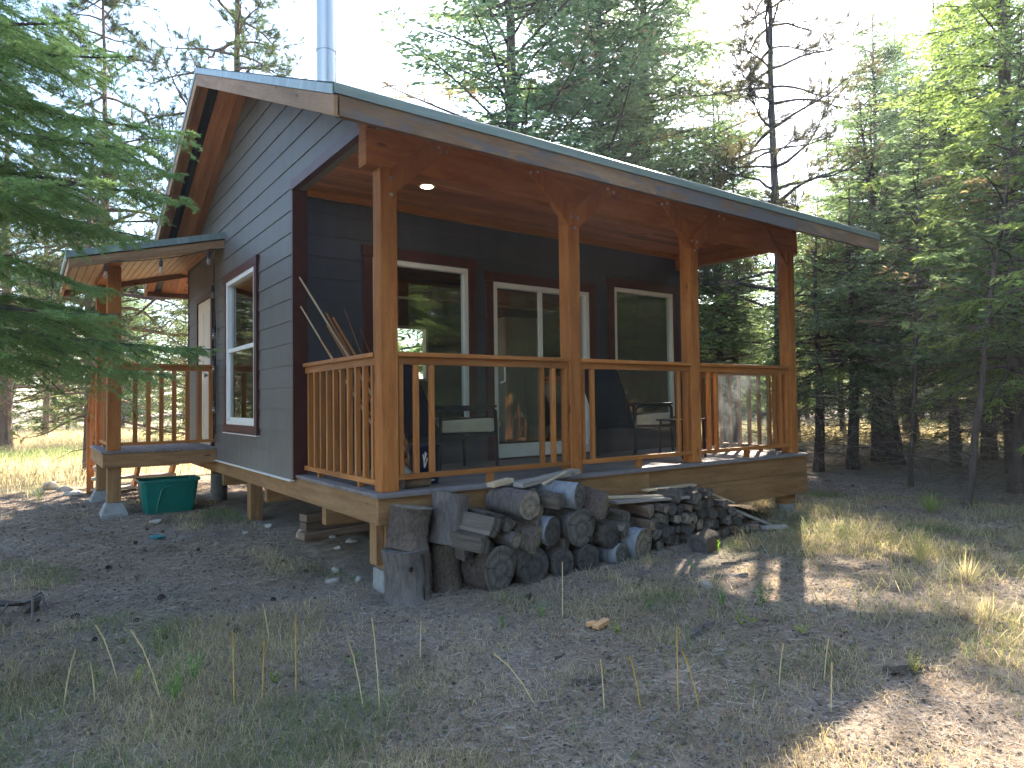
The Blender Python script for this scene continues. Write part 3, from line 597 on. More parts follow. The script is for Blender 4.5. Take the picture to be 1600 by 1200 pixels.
def side_rail(x, ya, yb2, n, z0, lab, full=True, zt=1.07):
    w = MB(); w.box(x-.045, x+.045, ya, yb2, z0+zt-.035, z0+zt, grain=1); r = w.build('railing', cedar, cabin, bevel=.003); r['label'] = lab
    w = MB(); w.box(x-.02, x+.018, ya, yb2, z0+zt-.095, z0+zt-.036, grain=1); w.build('under_rail', cedar, r)
    w = MB(); w.box(x-.03, x+.03, ya, yb2, z0+.045, z0+.085, grain=1); w.build('bottom_rail', cedar, r)
    w = MB()
    for yy in (ya+.35, yb2-.35): w.box(x-.02, x+.02, yy-.02, yy+.02, z0+.001, z0+.044)
    w.build('rail_foot', cedar, r)
    st = (yb2-ya)/(n)
    for i in range(n): yy = ya+(i+.5)*st; w = MB(); w.box(x-.02, x+.02, yy-.019, yy+.019, z0+.086, z0+zt-.097); w.build('baluster', cedar, r, bevel=.002)
side_rail(.1, .199, 1.82, 10, 0, 'left side railing of the front porch')
side_rail(5.6, .199, 1.82, 11, 0, 'right side railing of the front porch')
# ---------------- entry porch ----------------
EZ0 = .125
w = MB()
n = 9
for i in range(n): xa = -1.36+i*(1.345/n); w.box(xa+.003, xa+1.345/n-.003, 5.04, 6.9, EZ0-.03, EZ0, grain=1)
ed = w.build('entry_deck', deck_m, cabin, bevel=.003)
w = MB(); w.box(-1.34, XW-.02, 5.05, 5.088, -.08, EZ0-.032, grain=0).box(-1.34, -1.302, 5.0885, 6.85, -.08, EZ0-.032, grain=1).box(-1.34, XW-.02, 6.851, 6.889, -.08, EZ0-.032, grain=0); w.build('rim_board', rim_m, ed, bevel=.004)
for yy in (5.1, 6.7):
    w = MB(); w.box(-1.29, -1.14, yy, yy+.15, EZ0+.001, 2.44); w.build('entry_post', cedar_rough, cabin, bevel=.006)
    zg = gzf(-1.2, yy); w = MB(); w.box(-1.285, -1.135, yy+.002, yy+.148, zg+.17, -.082); lp = w.build('entry_leg', rim_m, cabin, bevel=.004)
    w = MB(); c = Vector((-1.21, yy+.075, 0)); n0 = 0
    for (hw, z) in ((.15, zg-.03), (.15, zg+.03), (.095, zg+.168)): w.v += [c+Vector((a_*hw, b_*hw, z)) for a_, b_ in ((-1, -1), (1, -1), (1, 1), (-1, 1))]
    for l in range(2):
        for k in range(4): j = (k+1) % 4; w.quad((l*4+k, l*4+j, l*4+4+j, l*4+4+k), [(0, 0), (.2, 0), (.2, .2), (0, .2)])
    w.quad((8, 9, 10, 11), [(0, 0), (.2, 0), (.2, .2), (0, .2)]); w.build('pier_block', conc, lp, bevel=.012)
w = MB(); w.box(-1.29, -1.15, 4.72, 6.9, 2.442, 2.5, grain=1); w.build('entry_beam', cedar_rough, cabin, bevel=.004)
w = MB(); w.box(-1.139, XW-.03, 5.1, 5.19, EZ0+1.075, EZ0+1.105, grain=0); er = w.build('railing', cedar, cabin, bevel=.003); er['label'] = 'entry porch railing facing the clearing'
w = MB(); w.box(-1.139, XW-.03, 5.125, 5.165, EZ0+1.015, EZ0+1.074, grain=0); w.build('under_rail', cedar, er)
w = MB(); w.box(-1.139, XW-.03, 5.12, 5.17, EZ0+.06, EZ0+.1, grain=0); w.build('bottom_rail', cedar, er)
for bx in (-.98, -.83, -.68, -.53, -.37, -.22, -.08): w = MB(); w.box(bx-.025, bx+.025, 5.125, 5.165, EZ0+.101, EZ0+1.014); w.build('baluster', cedar, er)
side_rail(-1.22, 5.255, 6.69, 9, EZ0, 'outer side railing of the entry porch', zt=1.1)
# entry roof (lean-to)
def ez(x): return 2.925+(x-XW)*.262
XO = -1.72
w = MB(); w.prism([(XW-.005, 4.6, ez(XW)), (XO, 4.6, ez(XO)), (XO, 4.6, ez(XO)-.03), (XW-.005, 4.6, ez(XW)-.03)], (0, 2.5, 0)); era = w.build('entry_roof', plain('entry_roof_metal', (.06, .07, .065), .5, .2), cabin)
w = MB(); w.prism([(XW-.004, 4.59, ez(XW)+.006), (XO-.02, 4.59, ez(XO)), (XO-.02, 4.59, ez(XO)-.08), (XW-.004, 4.59, ez(XW)-.075)], (0, -.01, 0)).prism([(XO-.02, 4.58, ez(XO)), (XO-.02, 7.12, ez(XO)), (XO-.02, 7.12, ez(XO)-.07), (XO-.02, 4.58, ez(XO)-.07)], (-.008, 0, 0)); w.build('flashing', flash, era)
w = MB(); w.prism([(XW-.004, 4.605, ez(XW)-.085), (XO, 4.605, ez(XO)-.085), (XO, 4.605, ez(XO)-.195), (XW-.004, 4.605, ez(XW)-.195)], (0, .038, 0)).prism([(XO, 4.6435, ez(XO)-.08), (XO, 7.1, ez(XO)-.08), (XO, 7.1, ez(XO)-.19), (XO, 4.6435, ez(XO)-.19)], (.038, 0, 0)).prism([(XW-.004, 7.06, ez(XW)-.085), (XO+.04, 7.06, ez(XO)-.085), (XO+.04, 7.06, ez(XO)-.19), (XW-.004, 7.06, ez(XW)-.19)], (0, .038, 0)); w.build('fascia', bpy.data.materials['rake_fascia_wood'], era, bevel=.003)
w = MB(); n = 18; wd = (XW-.03-XO-.04)/n; sx = Vector((1, 0, .262)).normalized(); sz = Vector((-.262, 0, 1)).normalized()
for i in range(n): xm = XO+.04+(i+.5)*wd; w.obox((xm, 5.85, ez(xm)-.1), EY, sx, sz, 1.2, wd/2-.003, .01)
w.build('ceiling', wood('bounce_lit_cedar', (.36, .17, .08), (.48, .26, .13), (.56, .34, .19), .5, 12, .001, .3), era)  # cedar boards lightened: bounced light put into their colour
# stairs behind the entry deck
w = MB()
for i, (ys_, zs) in enumerate(((7.05, -.03), (7.32, -.22), (7.59, -.41), (7.86, -.6))): w.box(-1.28, -.12, ys_-.13, ys_+.13, zs-.04, zs, grain=0)
stt = w.build('stairs', tread_m, cabin, bevel=.004)
w = MB()
for xs_ in (-1.2, -.7, -.2): w.prism([(xs_, 6.92, -.05), (xs_, 7.95, -.75), (xs_, 8.2, -.75), (xs_, 7.05, .07)], (.045, 0, 0))
w.build('stringer', cedar, stt)
w = MB(); w.box(-1.33, -1.24, 7.85, 7.94, -.75, .45).beam((-1.285, 6.85, 1.2), (-1.285, 7.95, .45), .09, .04).beam((-1.285, 6.9, .35), (-1.285, 7.9, -.35), .04, .04)
for t_ in (.2, .4, .6, .8): w.box(-1.3, -1.27, 6.9+t_*1.0-.02, 6.9+t_*1.0+.02, .3-t_*.7, 1.15-t_*.7)
w.build('handrail', cedar, stt)
# ---------------- string lights ----------------
sl_ = thing('string_lights', 'black cable of clear bulbs strung under the entry roof and down the gable wall', 'string lights', (-.8, 4.62, 2.4))
def sag(a, b, d, n=14):
    a, b = Vector(a), Vector(b); return [a.lerp(b, i/n)-EZ*(d*4*(i/n)*(1-i/n)) for i in range(n+1)]
path = sag((-1.7, 4.63, 2.36), (-.77, 4.58, 2.5), .02)+sag((-.77, 4.58, 2.5), (-.2, 4.6, 2.69), .02)[1:]
w = MB(); w.tube(path, .006, 6); w.tube([(-.2, 4.6, 2.69), (-.13, 4.6, 2.7), (-.1, 4.75, 2.68), (-.07, 5.0, 2.64), (-.06, 5.05, 2.3), (-.05, 5.0, 1.5), (-.055, 5.0, .7), (-.05, 5.0, .3)], .007, 6)
w.tube([(-.06, 5.06, 2.3), (-.045, 5.02, 1.8), (-.065, 5.0, 1.2), (-.05, 5.03, .6)], .006, 6)
w.build('cord', black_m, sl_, smooth=True)
bulb_m = m_glass('bulb_glass', .15, 1.8)
for (x, y, z) in ((-.77, 4.58, 2.49), (-.22, 4.6, 2.67), (-1.35, 4.62, 2.38), (-.09, 5.0, 2.3), (-.07, 5.0, 1.75), (-.07, 5.0, 1.3), (-.07, 5.0, .75)):
    w = MB(); w.tube([(x, y, z), (x, y, z-.03), (x, y, z-.09)], [.008, .02, .02], 10); sk = w.build('socket', black_m, sl_, smooth=True)
    w = MB(); w.tube([(x, y, z-.09), (x, y, z-.11), (x, y, z-.145), (x, y, z-.175), (x, y, z-.185)], [.014, .024, .03, .02, .005], 12); w.build('bulb', bulb_m, sk, smooth=True)
# ---------------- green bin ----------------
bx, by = -.6, 5.15; bz = gzf(bx, by); a = math.radians(-3)
bn = thing('storage_bin', 'green plastic storage bin standing on the dirt beneath the entry deck', 'storage bin', (bx, by, bz))
def rbox(w, cx, cy, z, hx, hy, r, n=5):
    pts = []
    for k, (sx_, sy_) in enumerate(((1, 1), (-1, 1), (-1, -1), (1, -1))):
        for i in range(n+1):
            t = math.pi/2*(k+i/n); pts.append(Vector((cx+sx_*(hx-r)+r*math.cos(t), cy+sy_*(hy-r)+r*math.sin(t), z)))
    return pts
def loft(w, rings, mi=0, cap0=True, cap1=True):
    n = len(rings[0]); n0 = len(w.v)
    for r_ in rings: w.v += r_
    for l in range(len(rings)-1):
        for k in range(n):
            j = (k+1) % n; w.quad((n0+l*n+k, n0+l*n+j, n0+(l+1)*n+j, n0+(l+1)*n+k), [(k/n, l*.2), ((k+1)/n, l*.2), ((k+1)/n, l*.2+.2), (k/n, l*.2+.2)], mi)
    if cap0: w.quad(tuple(range(n0, n0+n))[::-1], [(0, 0)]*n, mi)
    if cap1: m0 = n0+(len(rings)-1)*n; w.quad(tuple(range(m0, m0+n)), [(0, 0)]*n, mi)
w = MB(); loft(w, [rbox(w, bx, by, bz+.0, .27, .17, .05), rbox(w, bx, by, bz+.03, .285, .185, .05), rbox(w, bx, by, bz+.40, .335, .225, .06), rbox(w, bx, by, bz+.405, .355, .245, .06), rbox(w, bx, by, bz+.435, .355, .245, .06), rbox(w, bx, by, bz+.435, .325, .215, .05), rbox(w, bx, by, bz+.05, .275, .17, .05)])
w.build('tub', green_m, bn, smooth=True)
w = MB(); w.tube([(bx-.16, by-.19, bz+.03), (bx-.11, by-.222, bz+.3), (bx-.07, by-.23, bz+.34), (bx+.02, by-.232, bz+.35)], .008, 6); w.build('moulded_rib', green_m, bn, smooth=True)
w = MB(); loft(w, [rbox(w, bx, by, bz+.37, .31, .2, .05), rbox(w, bx, by, bz+.38, .31, .2, .05)]); tag(w.build('leaf_debris', litter_m if False else bark_log, None, (bx, by, bz)), 'dark leaf debris filling the green storage bin', 'debris')
# ---------------- generic organic shapes ----------------
def rock(name, x, y, r, lab, cat, mat, sq=(1, .8, .6), seed=0, group=None, sink=.3, z=None):
    rr = np.random.RandomState(seed+5); bm = bmesh_ico(2); V = bm[0].copy(); d = rr.randn(5, 3); d /= np.linalg.norm(d, axis=1)[:, None]
    s = 1+sum(.12*np.sin(3*V@d[k]+k) for k in range(5)); V = V*s[:, None]
    for k in range(4):
        h = V@d[k]; lim = .72+.15*rr.rand(); V = V-np.clip(h-lim, 0, 9)[:, None]*d[k]*.85
    V = V*np.array(sq)*r; th = rr.rand()*6.28; c, s_ = math.cos(th), math.sin(th); V = V@np.array([[c, s_, 0], [-s_, c, 0], [0, 0, 1]])
    me = bpy.data.meshes.new(name); me.from_pydata(V.tolist(), [], bm[1]); me.materials.append(mat); me.polygons.foreach_set('use_smooth', [True]*len(bm[1])); smooth_angle(me, 30)
    o = bpy.data.objects.new(name, me); COL.objects.link(o); zz = gzf(x, y) if z is None else z; o.location = (x, y, zz+r*sq[2]*(1-2*sink)); tag(o, lab, cat, group); return o
_ico = {}
def bmesh_ico(n):
    if n not in _ico:
        import bmesh as bmm; b = bmm.new(); bmm.ops.create_icosphere(b, subdivisions=n, radius=1); b.verts.ensure_lookup_table()
        _ico[n] = (np.array([v.co[:] for v in b.verts]), [[v.index for v in f.verts] for f in b.faces]); b.free()
    return _ico[n]
def logmesh(w, a, b, r, n=22, rough=.06, seed=0, crack=True):
    """round log from a to b; mats 0 side 1 end; irregular outline and bark relief"""
    rr = np.random.RandomState(seed); n = 44; m = max(8, int((Vector(b)-Vector(a)).length/.022)); a, b = Vector(a), Vector(b); t = (b-a); ax = t.normalized(); u = ax.cross(EZ if abs(ax.z) < .9 else EX).normalized(); v = ax.cross(u)
    th = np.arange(n)*2*math.pi/n; ph = rr.uniform(0, 6.28, 5); base = 1+rough*(np.sin(2*th+ph[0])*.5+np.sin(3*th+ph[1])*.4+np.sin(5*th+ph[2])*.25); n0 = len(w.v); bend = rr.uniform(-.04, .04, 2)*r*3
    lump = rr.normal(0, 1, (m+1, n)); lump = (lump+np.roll(lump, 1, 1)+np.roll(lump, -1, 1))/2.2; L = t.length
    for i in range(m+1):
        f = i/m; sg = math.sin(math.pi*f); c = a+t*f+u*bend[0]*sg+v*bend[1]*sg; fl = 1+(.10*max(0, 1-f*6)+.06*max(0, f*6-5))*(1 if r > .12 else .4)
        for k in range(n):
            q = r*base[k]*fl*(1+(rough*.22+.006)*lump[i, k]*(0 < i < m)); w.v.append(c+u*math.cos(th[k])*q+v*math.sin(th[k])*q)
    for i in range(m):
        for k in range(n):
            j = (k+1) % n; w.quad((n0+i*n+k, n0+i*n+j, n0+(i+1)*n+j, n0+(i+1)*n+k), [(i/m*L, k/n*r*6.28), (i/m*L, (k+1)/n*r*6.28), ((i+1)/m*L, (k+1)/n*r*6.28), ((i+1)/m*L, k/n*r*6.28)], 0)
    uv = [(math.cos(x)*r, math.sin(x)*r) for x in th]
    w.quad(tuple(range(n0, n0+n))[::-1], uv[::-1], 1); w.quad(tuple(range(n0+m*n, n0+m*n+n)), uv, 1)
def split_log(w, a, b, r, seed):
    rr = random.Random(seed); a, b = Vector(a), Vector(b); ax = (b-a).normalized(); s = ax.cross(EZ).normalized(); u = s.cross(ax); th = rr.uniform(0, 6.28)
    k = rr.choice((3, 4, 5)); n0 = len(w.v); angs = sorted([th+6.28*i/k+rr.uniform(-.35, .35) for i in range(k)])
    if k == 3: angs = [th, th+.9, th+1.8, th+2.7, th+4.2]; rad = [1, 1.02, 1.02, 1, .55]
    else: rad = [rr.uniform(.75, 1.05) for _ in angs]
    K = len(angs); o = (rr.random()*99, rr.random()*99)
    for p, sc in ((a, 1), ((a+b)/2+u*r*rr.uniform(-.08, .08), rr.uniform(.93, 1.05)), (b, rr.uniform(.9, 1.05))):
        for an, q in zip(angs, rad): w.v.append(p+(s*math.cos(an)+u*math.sin(an))*r*q*sc)
    LL = (b-a).length/2
    for l in range(2):
        for i in range(K):
            j = (i+1) % K; bark = 1 if (K == 5 and i < 3) else 0
            w.quad((n0+l*K+i, n0+l*K+j, n0+(l+1)*K+j, n0+(l+1)*K+i), [(o[0]+l*LL, o[1]+i*.1), (o[0]+l*LL, o[1]+i*.1+.1), (o[0]+l*LL+LL, o[1]+i*.1+.1), (o[0]+l*LL+LL, o[1]+i*.1)], bark*2)
    c = [(math.cos(an)*r*q+.05, math.sin(an)*r*q) for an, q in zip(angs, rad)]
    w.quad(tuple(range(n0, n0+K))[::-1], c[::-1], 1); w.quad(tuple(range(n0+2*K, n0+3*K)), c, 1)
# ---------------- stumps at the corner ----------------
zg = gzf(.2, -.2)
w = MB(); logmesh(w, (.15, -.18, zg-.03), (.14, -.17, zg+.36), .165, 26, .07, 3); st1 = w.build('stump', [grey_log, end_grey], None, (.15, -.18, zg), smooth=True); tag(st1, 'grey split-faced stump on the ground with a long dark crack down its front', 'stump')
w = MB(); w.tube([(.185, -.338, zg+.34), (.2, -.34, zg+.2), (.19, -.341, zg+.1), (.2, -.337, zg+.01)], [.012, .007, .01, .006], 5).tube([(.09, -.338, zg+.26), (.085, -.338, zg+.23)], [.016, .012], 8); w.build('crack', black_m, st1)
w = MB(); logmesh(w, (.17, -.14, zg+.355), (.21, -.14, zg+.65), .15, 26, .12, 5); tag(w.build('stump', [bark_log, end_tan], None, (.17, -.14, zg+.36), smooth=True), 'rough barked chunk of log set on top of the cracked grey stump', 'stump')
w = MB(); logmesh(w, (.50, -.14, zg-.03), (.49, -.13, zg+.345), .108, 22, .06, 6); tag(w.build('stump', [bark_log, end_grey], None, (.5, -.13, zg), smooth=True), 'narrow dark stump on the ground beneath the tall smooth log', 'stump')
w = MB(); logmesh(w, (.47, -.13, zg+.345), (.555, -.11, zg+.715), .135, 26, .05, 8); tag(w.build('stump', [grey_log, end_grey], None, (.47, -.13, zg+.35), smooth=True), 'tall smooth grey-brown log leaning on the narrow stump by the woodpile', 'stump')
# ---------------- woodpile ----------------
GP = 'logs stacked in the woodpile under the porch edge'
big = [ # x, z, r, dx (skew), side mat, end mat, label
 (1.06, -.13, .105, -.04, grey_log, end_tan, 'pale round log with a cracked tan end at the top left of the woodpile'),
 (1.60, -.11, .108, -.20, bark_silver, end_grey, 'silvery peeled log lying highest on the woodpile, half its end dark'),
 (1.62, -.37, .148, -.05, grey_log, end_grey, 'largest round log in the middle of the woodpile, ringed grey cut end facing out'),
 (1.29, -.36, .107, -.12, bark_silver, end_dark, 'round dark-ended log with a silver side left of the largest log'),
 (1.94, -.48, .104, -.05, bark_log, end_dark, 'barked log right of the largest log and above the smallest ground log'),
 (2.06, -.655, .092, -.10, bark_silver, end_grey, 'small round ground log with a silvery top beside the big tan-ended log'),
 (2.34, -.61, .142, -.12, bark_silver, end_tan, 'big log at the right end of the large logs, white silvery top and tan end'),
 (1.67, -.635, .112, .0, bark_log, end_dark, 'dark bottom-row log directly below the largest log'),
 (1.39, -.63, .108, .0, bark_log, end_dark, 'dark bottom-row log below the silver-sided round log'),
 (1.10, -.6, .13, .0, bark_log, end_dark, 'dark wide bottom-row log below the lumpy bark chunk'),
 (.80, -.585, .158, -.08, bark_log, end_grey, 'grey bottom-row log with a star-cracked end at the left of the woodpile')]
for i, (x, z, r, dx, ms, me_, lab) in enumerate(big):
    ln = .42; w = MB(); y0_ = -.44+R.uniform(-.02, .02); logmesh(w, (x, y0_, z), (x+dx, y0_+ln, z+R.uniform(-.01, .03)), r, 24, .07, 20+i)
    tag(w.build('log', [ms, me_], None, (x, y0_, z-r), smooth=True), lab, 'log', GP)
mids = [ (1.12, -.40, .10, 'lumpy bark-covered chunk wedged left of the silver-sided log', 'b'), (1.84, -.22, .10, 'long barked split log lying on the right shoulder of the woodpile', 'b'),
 (1.36, -.15, .09, 'split log with a silver-blue face between the top round logs', 's'), (.72, -.24, .10, 'grey split wedge with a flat top, highest on the left side of the woodpile', 's'),
 (.62, -.40, .10, 'grey split block leaning below the top wedge beside the tall stump', 's'), (.92, -.30, .07, 'small dark split piece below the pale round log', 's'), (1.2, -.2, .06, 'thin round stick log beside the pale round log', 'r'),
 (.95, -.5, .085, 'dark split log above the star-cracked bottom log', 's'), (.95, -.39, .06, 'small dark round log end at the left centre of the woodpile', 'r'), (1.46, -.5, .075, 'small split piece tucked under the largest log on its left', 's'),
 (1.78, -.28, .07, 'dark knotty piece between the largest log and the barked split log', 's'), (2.1, -.46, .08, 'dark split log behind the silvery small ground log', 's'), (2.18, -.38, .08, 'reddish brown split log at the low point of the woodpile', 's'), (1.15, -.28, .05, 'rusty brown splinter block beside the silver-faced split log', 's')]
for i, (x, z, r, lab, k) in enumerate(mids):
    w = MB(); y0_ = -.42+R.uniform(-.04, .05); dx = R.uniform(-.14, -.0)
    if x in (.72, .62, 1.36, 1.84, 1.12): dx = -.2; y0_ = -.47
    if k == 'r': logmesh(w, (x, y0_, z), (x+dx, y0_+.4, z+.03), r, 16, .08, 50+i); mats = [grey_log, end_tan]
    elif k == 'b': logmesh(w, (x, y0_, z), (x+dx, y0_+.38, z+.08), r, 18, .2, 50+i); mats = [bark_log, end_tan]
    else: split_log(w, (x, y0_, z), (x+dx, y0_+.4, z+.05), r, 50+i); mats = [split_m, end_grey, bark_log]
    tag(w.build('log', mats, None, (x, y0_, z-r), smooth=(k != 's')), lab, 'log', GP)
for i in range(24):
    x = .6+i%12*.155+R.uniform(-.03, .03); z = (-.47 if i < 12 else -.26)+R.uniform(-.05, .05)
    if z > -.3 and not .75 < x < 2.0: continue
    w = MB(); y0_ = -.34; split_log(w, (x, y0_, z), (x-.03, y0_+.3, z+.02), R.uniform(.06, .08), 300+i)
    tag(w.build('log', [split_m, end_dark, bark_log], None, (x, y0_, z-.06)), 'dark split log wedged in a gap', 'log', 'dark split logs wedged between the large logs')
# small split wood, right half of the pile
def pile_top(x):
    pts = [(2.35, -.36), (2.6, -.33), (2.86, -.27), (3.2, -.24), (3.55, -.33), (3.8, -.47), (4.1, -.62), (4.35, -.74)]
    return float(np.interp(x, [p[0] for p in pts], [p[1] for p in pts]))
row = 0; z = -.72
while z < -.25:
    x = 2.5+(row % 2)*.05
    while x < 4.3:
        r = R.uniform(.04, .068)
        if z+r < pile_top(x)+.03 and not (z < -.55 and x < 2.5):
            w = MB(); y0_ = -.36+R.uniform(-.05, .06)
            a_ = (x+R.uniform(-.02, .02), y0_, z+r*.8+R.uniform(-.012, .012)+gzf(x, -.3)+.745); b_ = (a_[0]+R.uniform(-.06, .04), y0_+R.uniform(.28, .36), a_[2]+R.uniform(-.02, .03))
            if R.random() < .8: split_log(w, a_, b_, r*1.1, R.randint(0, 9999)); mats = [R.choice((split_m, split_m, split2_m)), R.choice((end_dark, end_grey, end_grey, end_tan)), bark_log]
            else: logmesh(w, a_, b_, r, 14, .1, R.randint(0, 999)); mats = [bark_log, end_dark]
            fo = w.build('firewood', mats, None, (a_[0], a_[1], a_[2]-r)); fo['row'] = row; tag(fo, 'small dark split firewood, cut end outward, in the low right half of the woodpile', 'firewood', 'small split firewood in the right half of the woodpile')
        x += r*2.0+.008
    z += .1; row += 1
# boards on and beside the pile
def plank(a, b, w_, h_, mat, lab, cat='plank'):
    w = MB(); w.beam(a, b, w_, h_); tag(w.build('plank', mat, None, a, bevel=.003), lab, cat)
plank((1.12, -.22, -.003), (1.85, -.1, .055), .11, .04, lumber_m, 'thick grey board on top of the left half of the woodpile by the deck edge')
plank((1.32, -.3, .0), (1.68, -.16, .06), .03, .015, newlumber_m, 'thin pale stick lying slanted across the thick grey board')
plank((.92, -.12, .005), (1.14, -.09, .03), .09, .035, newlumber_m, 'short pale board end at the deck edge over the pale round log')
plank((1.95, -.08, -.2), (2.95, -.22, -.25), .09, .02, newlumber_m, 'long pale thin board lying over the dip of the woodpile')
plank((2.2, -.2, -.245), (3.15, -.3, -.27), .12, .025, lumber_m, 'wide weathered board on the right half of the woodpile')
plank((2.7, -.12, -.19), (3.45, -.1, -.2), .08, .02, newlumber_m, 'pale board lying level along the deck rim at the right peak of the woodpile')
plank((3.35, -.12, -.2), (3.95, -.2, -.42), .07, .02, newlumber_m, 'pale reddish slat sloping down right from the peak of the woodpile')
plank((3.7, -.16, -.4), (4.5, -.26, gzf(4.5, -.26)+.03), .12, .03, lumber_m, 'long grey board sloping from the woodpile down to the ground at its right end')
plank((4.3, -.3, gzf(4.3, -.3)+.03), (4.46, -.5, gzf(4.46, -.5)+.05), .1, .03, lumber_m, 'short silver board end lying on the ground at the right foot of the woodpile')
w = MB(); zc = gzf(2.94, -.62); logmesh(w, (2.8, -.66, zc+.085), (3.05, -.6, zc+.1), .095, 18, .15, 77); tag(w.build('log', [bark_log, end_dark], None, (2.94, -.62, zc), smooth=True), 'single barked log chunk lying in front of the woodpile with green leaves beside it', 'log')
# timbers under the house
cr = 0
for (x, y, z, ln, an, lab) in ((.55, 2.1, .05, .9, .15, 'lowest of the rough timbers stacked under the house side'), (.55, 2.15, .13, .8, .1, 'middle rough timber in the stack under the house side'), (.5, 2.2, .21, .7, .2, 'topmost rough timber in the stack under the house side'), (4.7, .9, .06, 1.1, 1.2, 'old beam lying on the dirt beneath the right end of the porch')):
    zz = gzf(x, y)+z; w = MB(); dx, dy = math.cos(an)*ln/2, math.sin(an)*ln/2; w.beam((x-dx, y-dy, zz), (x+dx, y+dy, zz), .14, .075); tag(w.build('timber', split2_m, None, (x, y, zz-.04), bevel=.004), lab, 'timber')
# ---------------- porch contents ----------------
def chair(x, y, lab):
    t = thing('armchair', lab, 'armchair', (x, y, 0)); dk_ = fabric_m
    w = MB()
    for yy in (y-.31, y+.31):
        w.tube([(x-.05, yy, .0), (x-.02, yy, .56), (x+.02, yy, .6), (x+.55, yy, .62), (x+.6, yy, .59), (x+.62, yy, .0)], .018, 8)
        w.tube([(x+.6, yy, .36), (x-.02, yy, .33), (x-.18, yy, .7), (x-.34, yy, 1.05)], .017, 8)
    w.tube([(x-.34, y-.31, 1.05), (x-.34, y+.31, 1.05)], .017, 8).tube([(x+.6, y-.31, .36), (x+.6, y+.31, .36)], .017, 8); w.build('frame', black_m, t, smooth=True)
    w = MB(); w.beam((x-.03, y, .35), (x-.33, y, 1.04), .6, .02); w.build('backrest', dk_, t)
    for s, nme in ((-1, 'armrest'), (1, 'armrest')): w = MB(); w.box(x+.0, x+.6, y+s*.31-.03, y+s*.31+.03, .62, .645); w.build(nme, black_m, t, bevel=.005)
    w = MB(); loft(w, [[Vector((p[0], yv, p[1])) for p in ((x-.04, .39), (x+.58, .38), (x+.66, .40), (x+.69, .45), (x+.66, .5), (x+.56, .52), (x+.0, .5), (x-.05, .47))] for yv in (y-.28, y-.27, y+.27, y+.28)]); w.build('cushion', beige_m, t, smooth=True, bevel=.01)
chair(1.07, 1.2, 'dark sling armchair with a beige cushion behind the left glass rail panel')
chair(3.62, 1.15, 'dark armchair with a beige cushion behind the middle glass rail panel')
# cross-back side table between
t = thing('side_table', 'small dark slatted side table on the porch beside the right armchair', 'table', (4.15, .62, 0))
w = MB()
for sx_ in (-.2, .2):
    for sy_ in (-.17, .17): w.tube([(4.15+sx_, .62+sy_, 0), (4.15+sx_*.95, .62+sy_*.95, .43)], .014, 6)
w.build('leg_frame', black_m, t)
w = MB()
for k in range(5): w.box(4.15-.23, 4.15+.23, .62-.2+k*.082, .62-.2+k*.082+.07, .43, .45, grain=0)
w.build('table_top', fabric_m, t)
# bucket and odd pieces behind the corner post
t = thing('bucket', 'navy blue plastic bucket with white markings behind the left front railing', 'bucket', (.62, .42, 0))
w = MB(); w.tube([(.62, .42, .0), (.62, .42, .3), (.62, .42, .31), (.62, .42, .33)], [.115, .135, .145, .145], 28); w.build('body', navy_m, t, smooth=True)
w = MB()
def on_b(th, z, r=.1345): rr_ = .115+.02*z/.3+.0012; return Vector((.62+rr_*math.cos(th), .42+rr_*math.sin(th), z))
th0 = math.radians(-118)
for (ta, za, tb, zb2) in ((-.12, .25, -.05, .19), (.1, .26, -.05, .19), (-.05, .19, -.03, .14), (.02, .27, .0, .21), (.16, .22, .05, .17), (.05, .17, -.03, .14)):
    pa, pb = on_b(th0+ta, za), on_b(th0+tb, zb2); w.tube([pa, pb], .006, 5)
w.build('printed_mark', vinyl, t)
w = MB(); w.tube([on_b(th0+x_, .07+.0*x_) for x_ in np.linspace(-.7, .7, 14)], .009, 5); w.tube([on_b(th0+x_, .035) for x_ in np.linspace(-.7, .7, 14)], .005, 5); w.build('printed_stripe', vinyl, t)
rock('stone', .37, .42, .12, 'pale rounded stone on the porch deck behind the corner post', 'stone', stone_m, (1, .9, .9), 3, z=.0, sink=.05)
rock('stone', .36, .44, .09, 'reddish stone sitting on the pale stone behind the corner post', 'stone', red_m, (1, .9, .8), 4, z=.2, sink=.0)
rock('stone', .41, .5, .075, 'smaller reddish stone on top of the reddish stone behind the corner post', 'stone', red_m, (1, .8, .8), 9, z=.33, sink=.0)
w = MB(); w.tube([(.3, .19, .05), (.52, .17, .05)], [.05, .048], 14, 0, True, 1); tag(w.build('log', [bark_pine, end_tan], None, (.4, .18, 0), smooth=True), 'short reddish log lying under the bottom rail beside the corner post', 'log')
sticks = [((.75, .75, .02), (.02, 1.79, 1.90), .012, 'longest pale pole leaning to the corner trim, highest of the bundle'), ((.62, .8, .02), (.03, 1.79, 1.62), .010, 'pale pole reaching the corner trim below the highest pole'),
 ((.74, .8, .02), (.22, 1.62, 1.55), .011, 'reddish slat in the pole bundle just below the longest pole'), ((.7, .72, .02), (.18, 1.5, 1.42), .010, 'shorter reddish pole in the leaning bundle'), ((.78, .7, .02), (.26, 1.55, 1.5), .014, 'thick brown slat in the middle of the leaning poles'),
 ((.8, .9, .02), (.3, 1.5, 1.35), .007, 'thin twig pole behind the leaning bundle'), ((.72, .95, .02), (.44, 1.72, 1.62), .004, 'thin dark wand standing beside the leaning bundle'), ((.82, .95, .02), (.6, 1.7, 1.43), .004, 'shortest thin wand beside the white window frame'), ((.66, .7, .02), (.1, 1.45, 1.28), .008, 'lowest thin pole of the leaning bundle')]
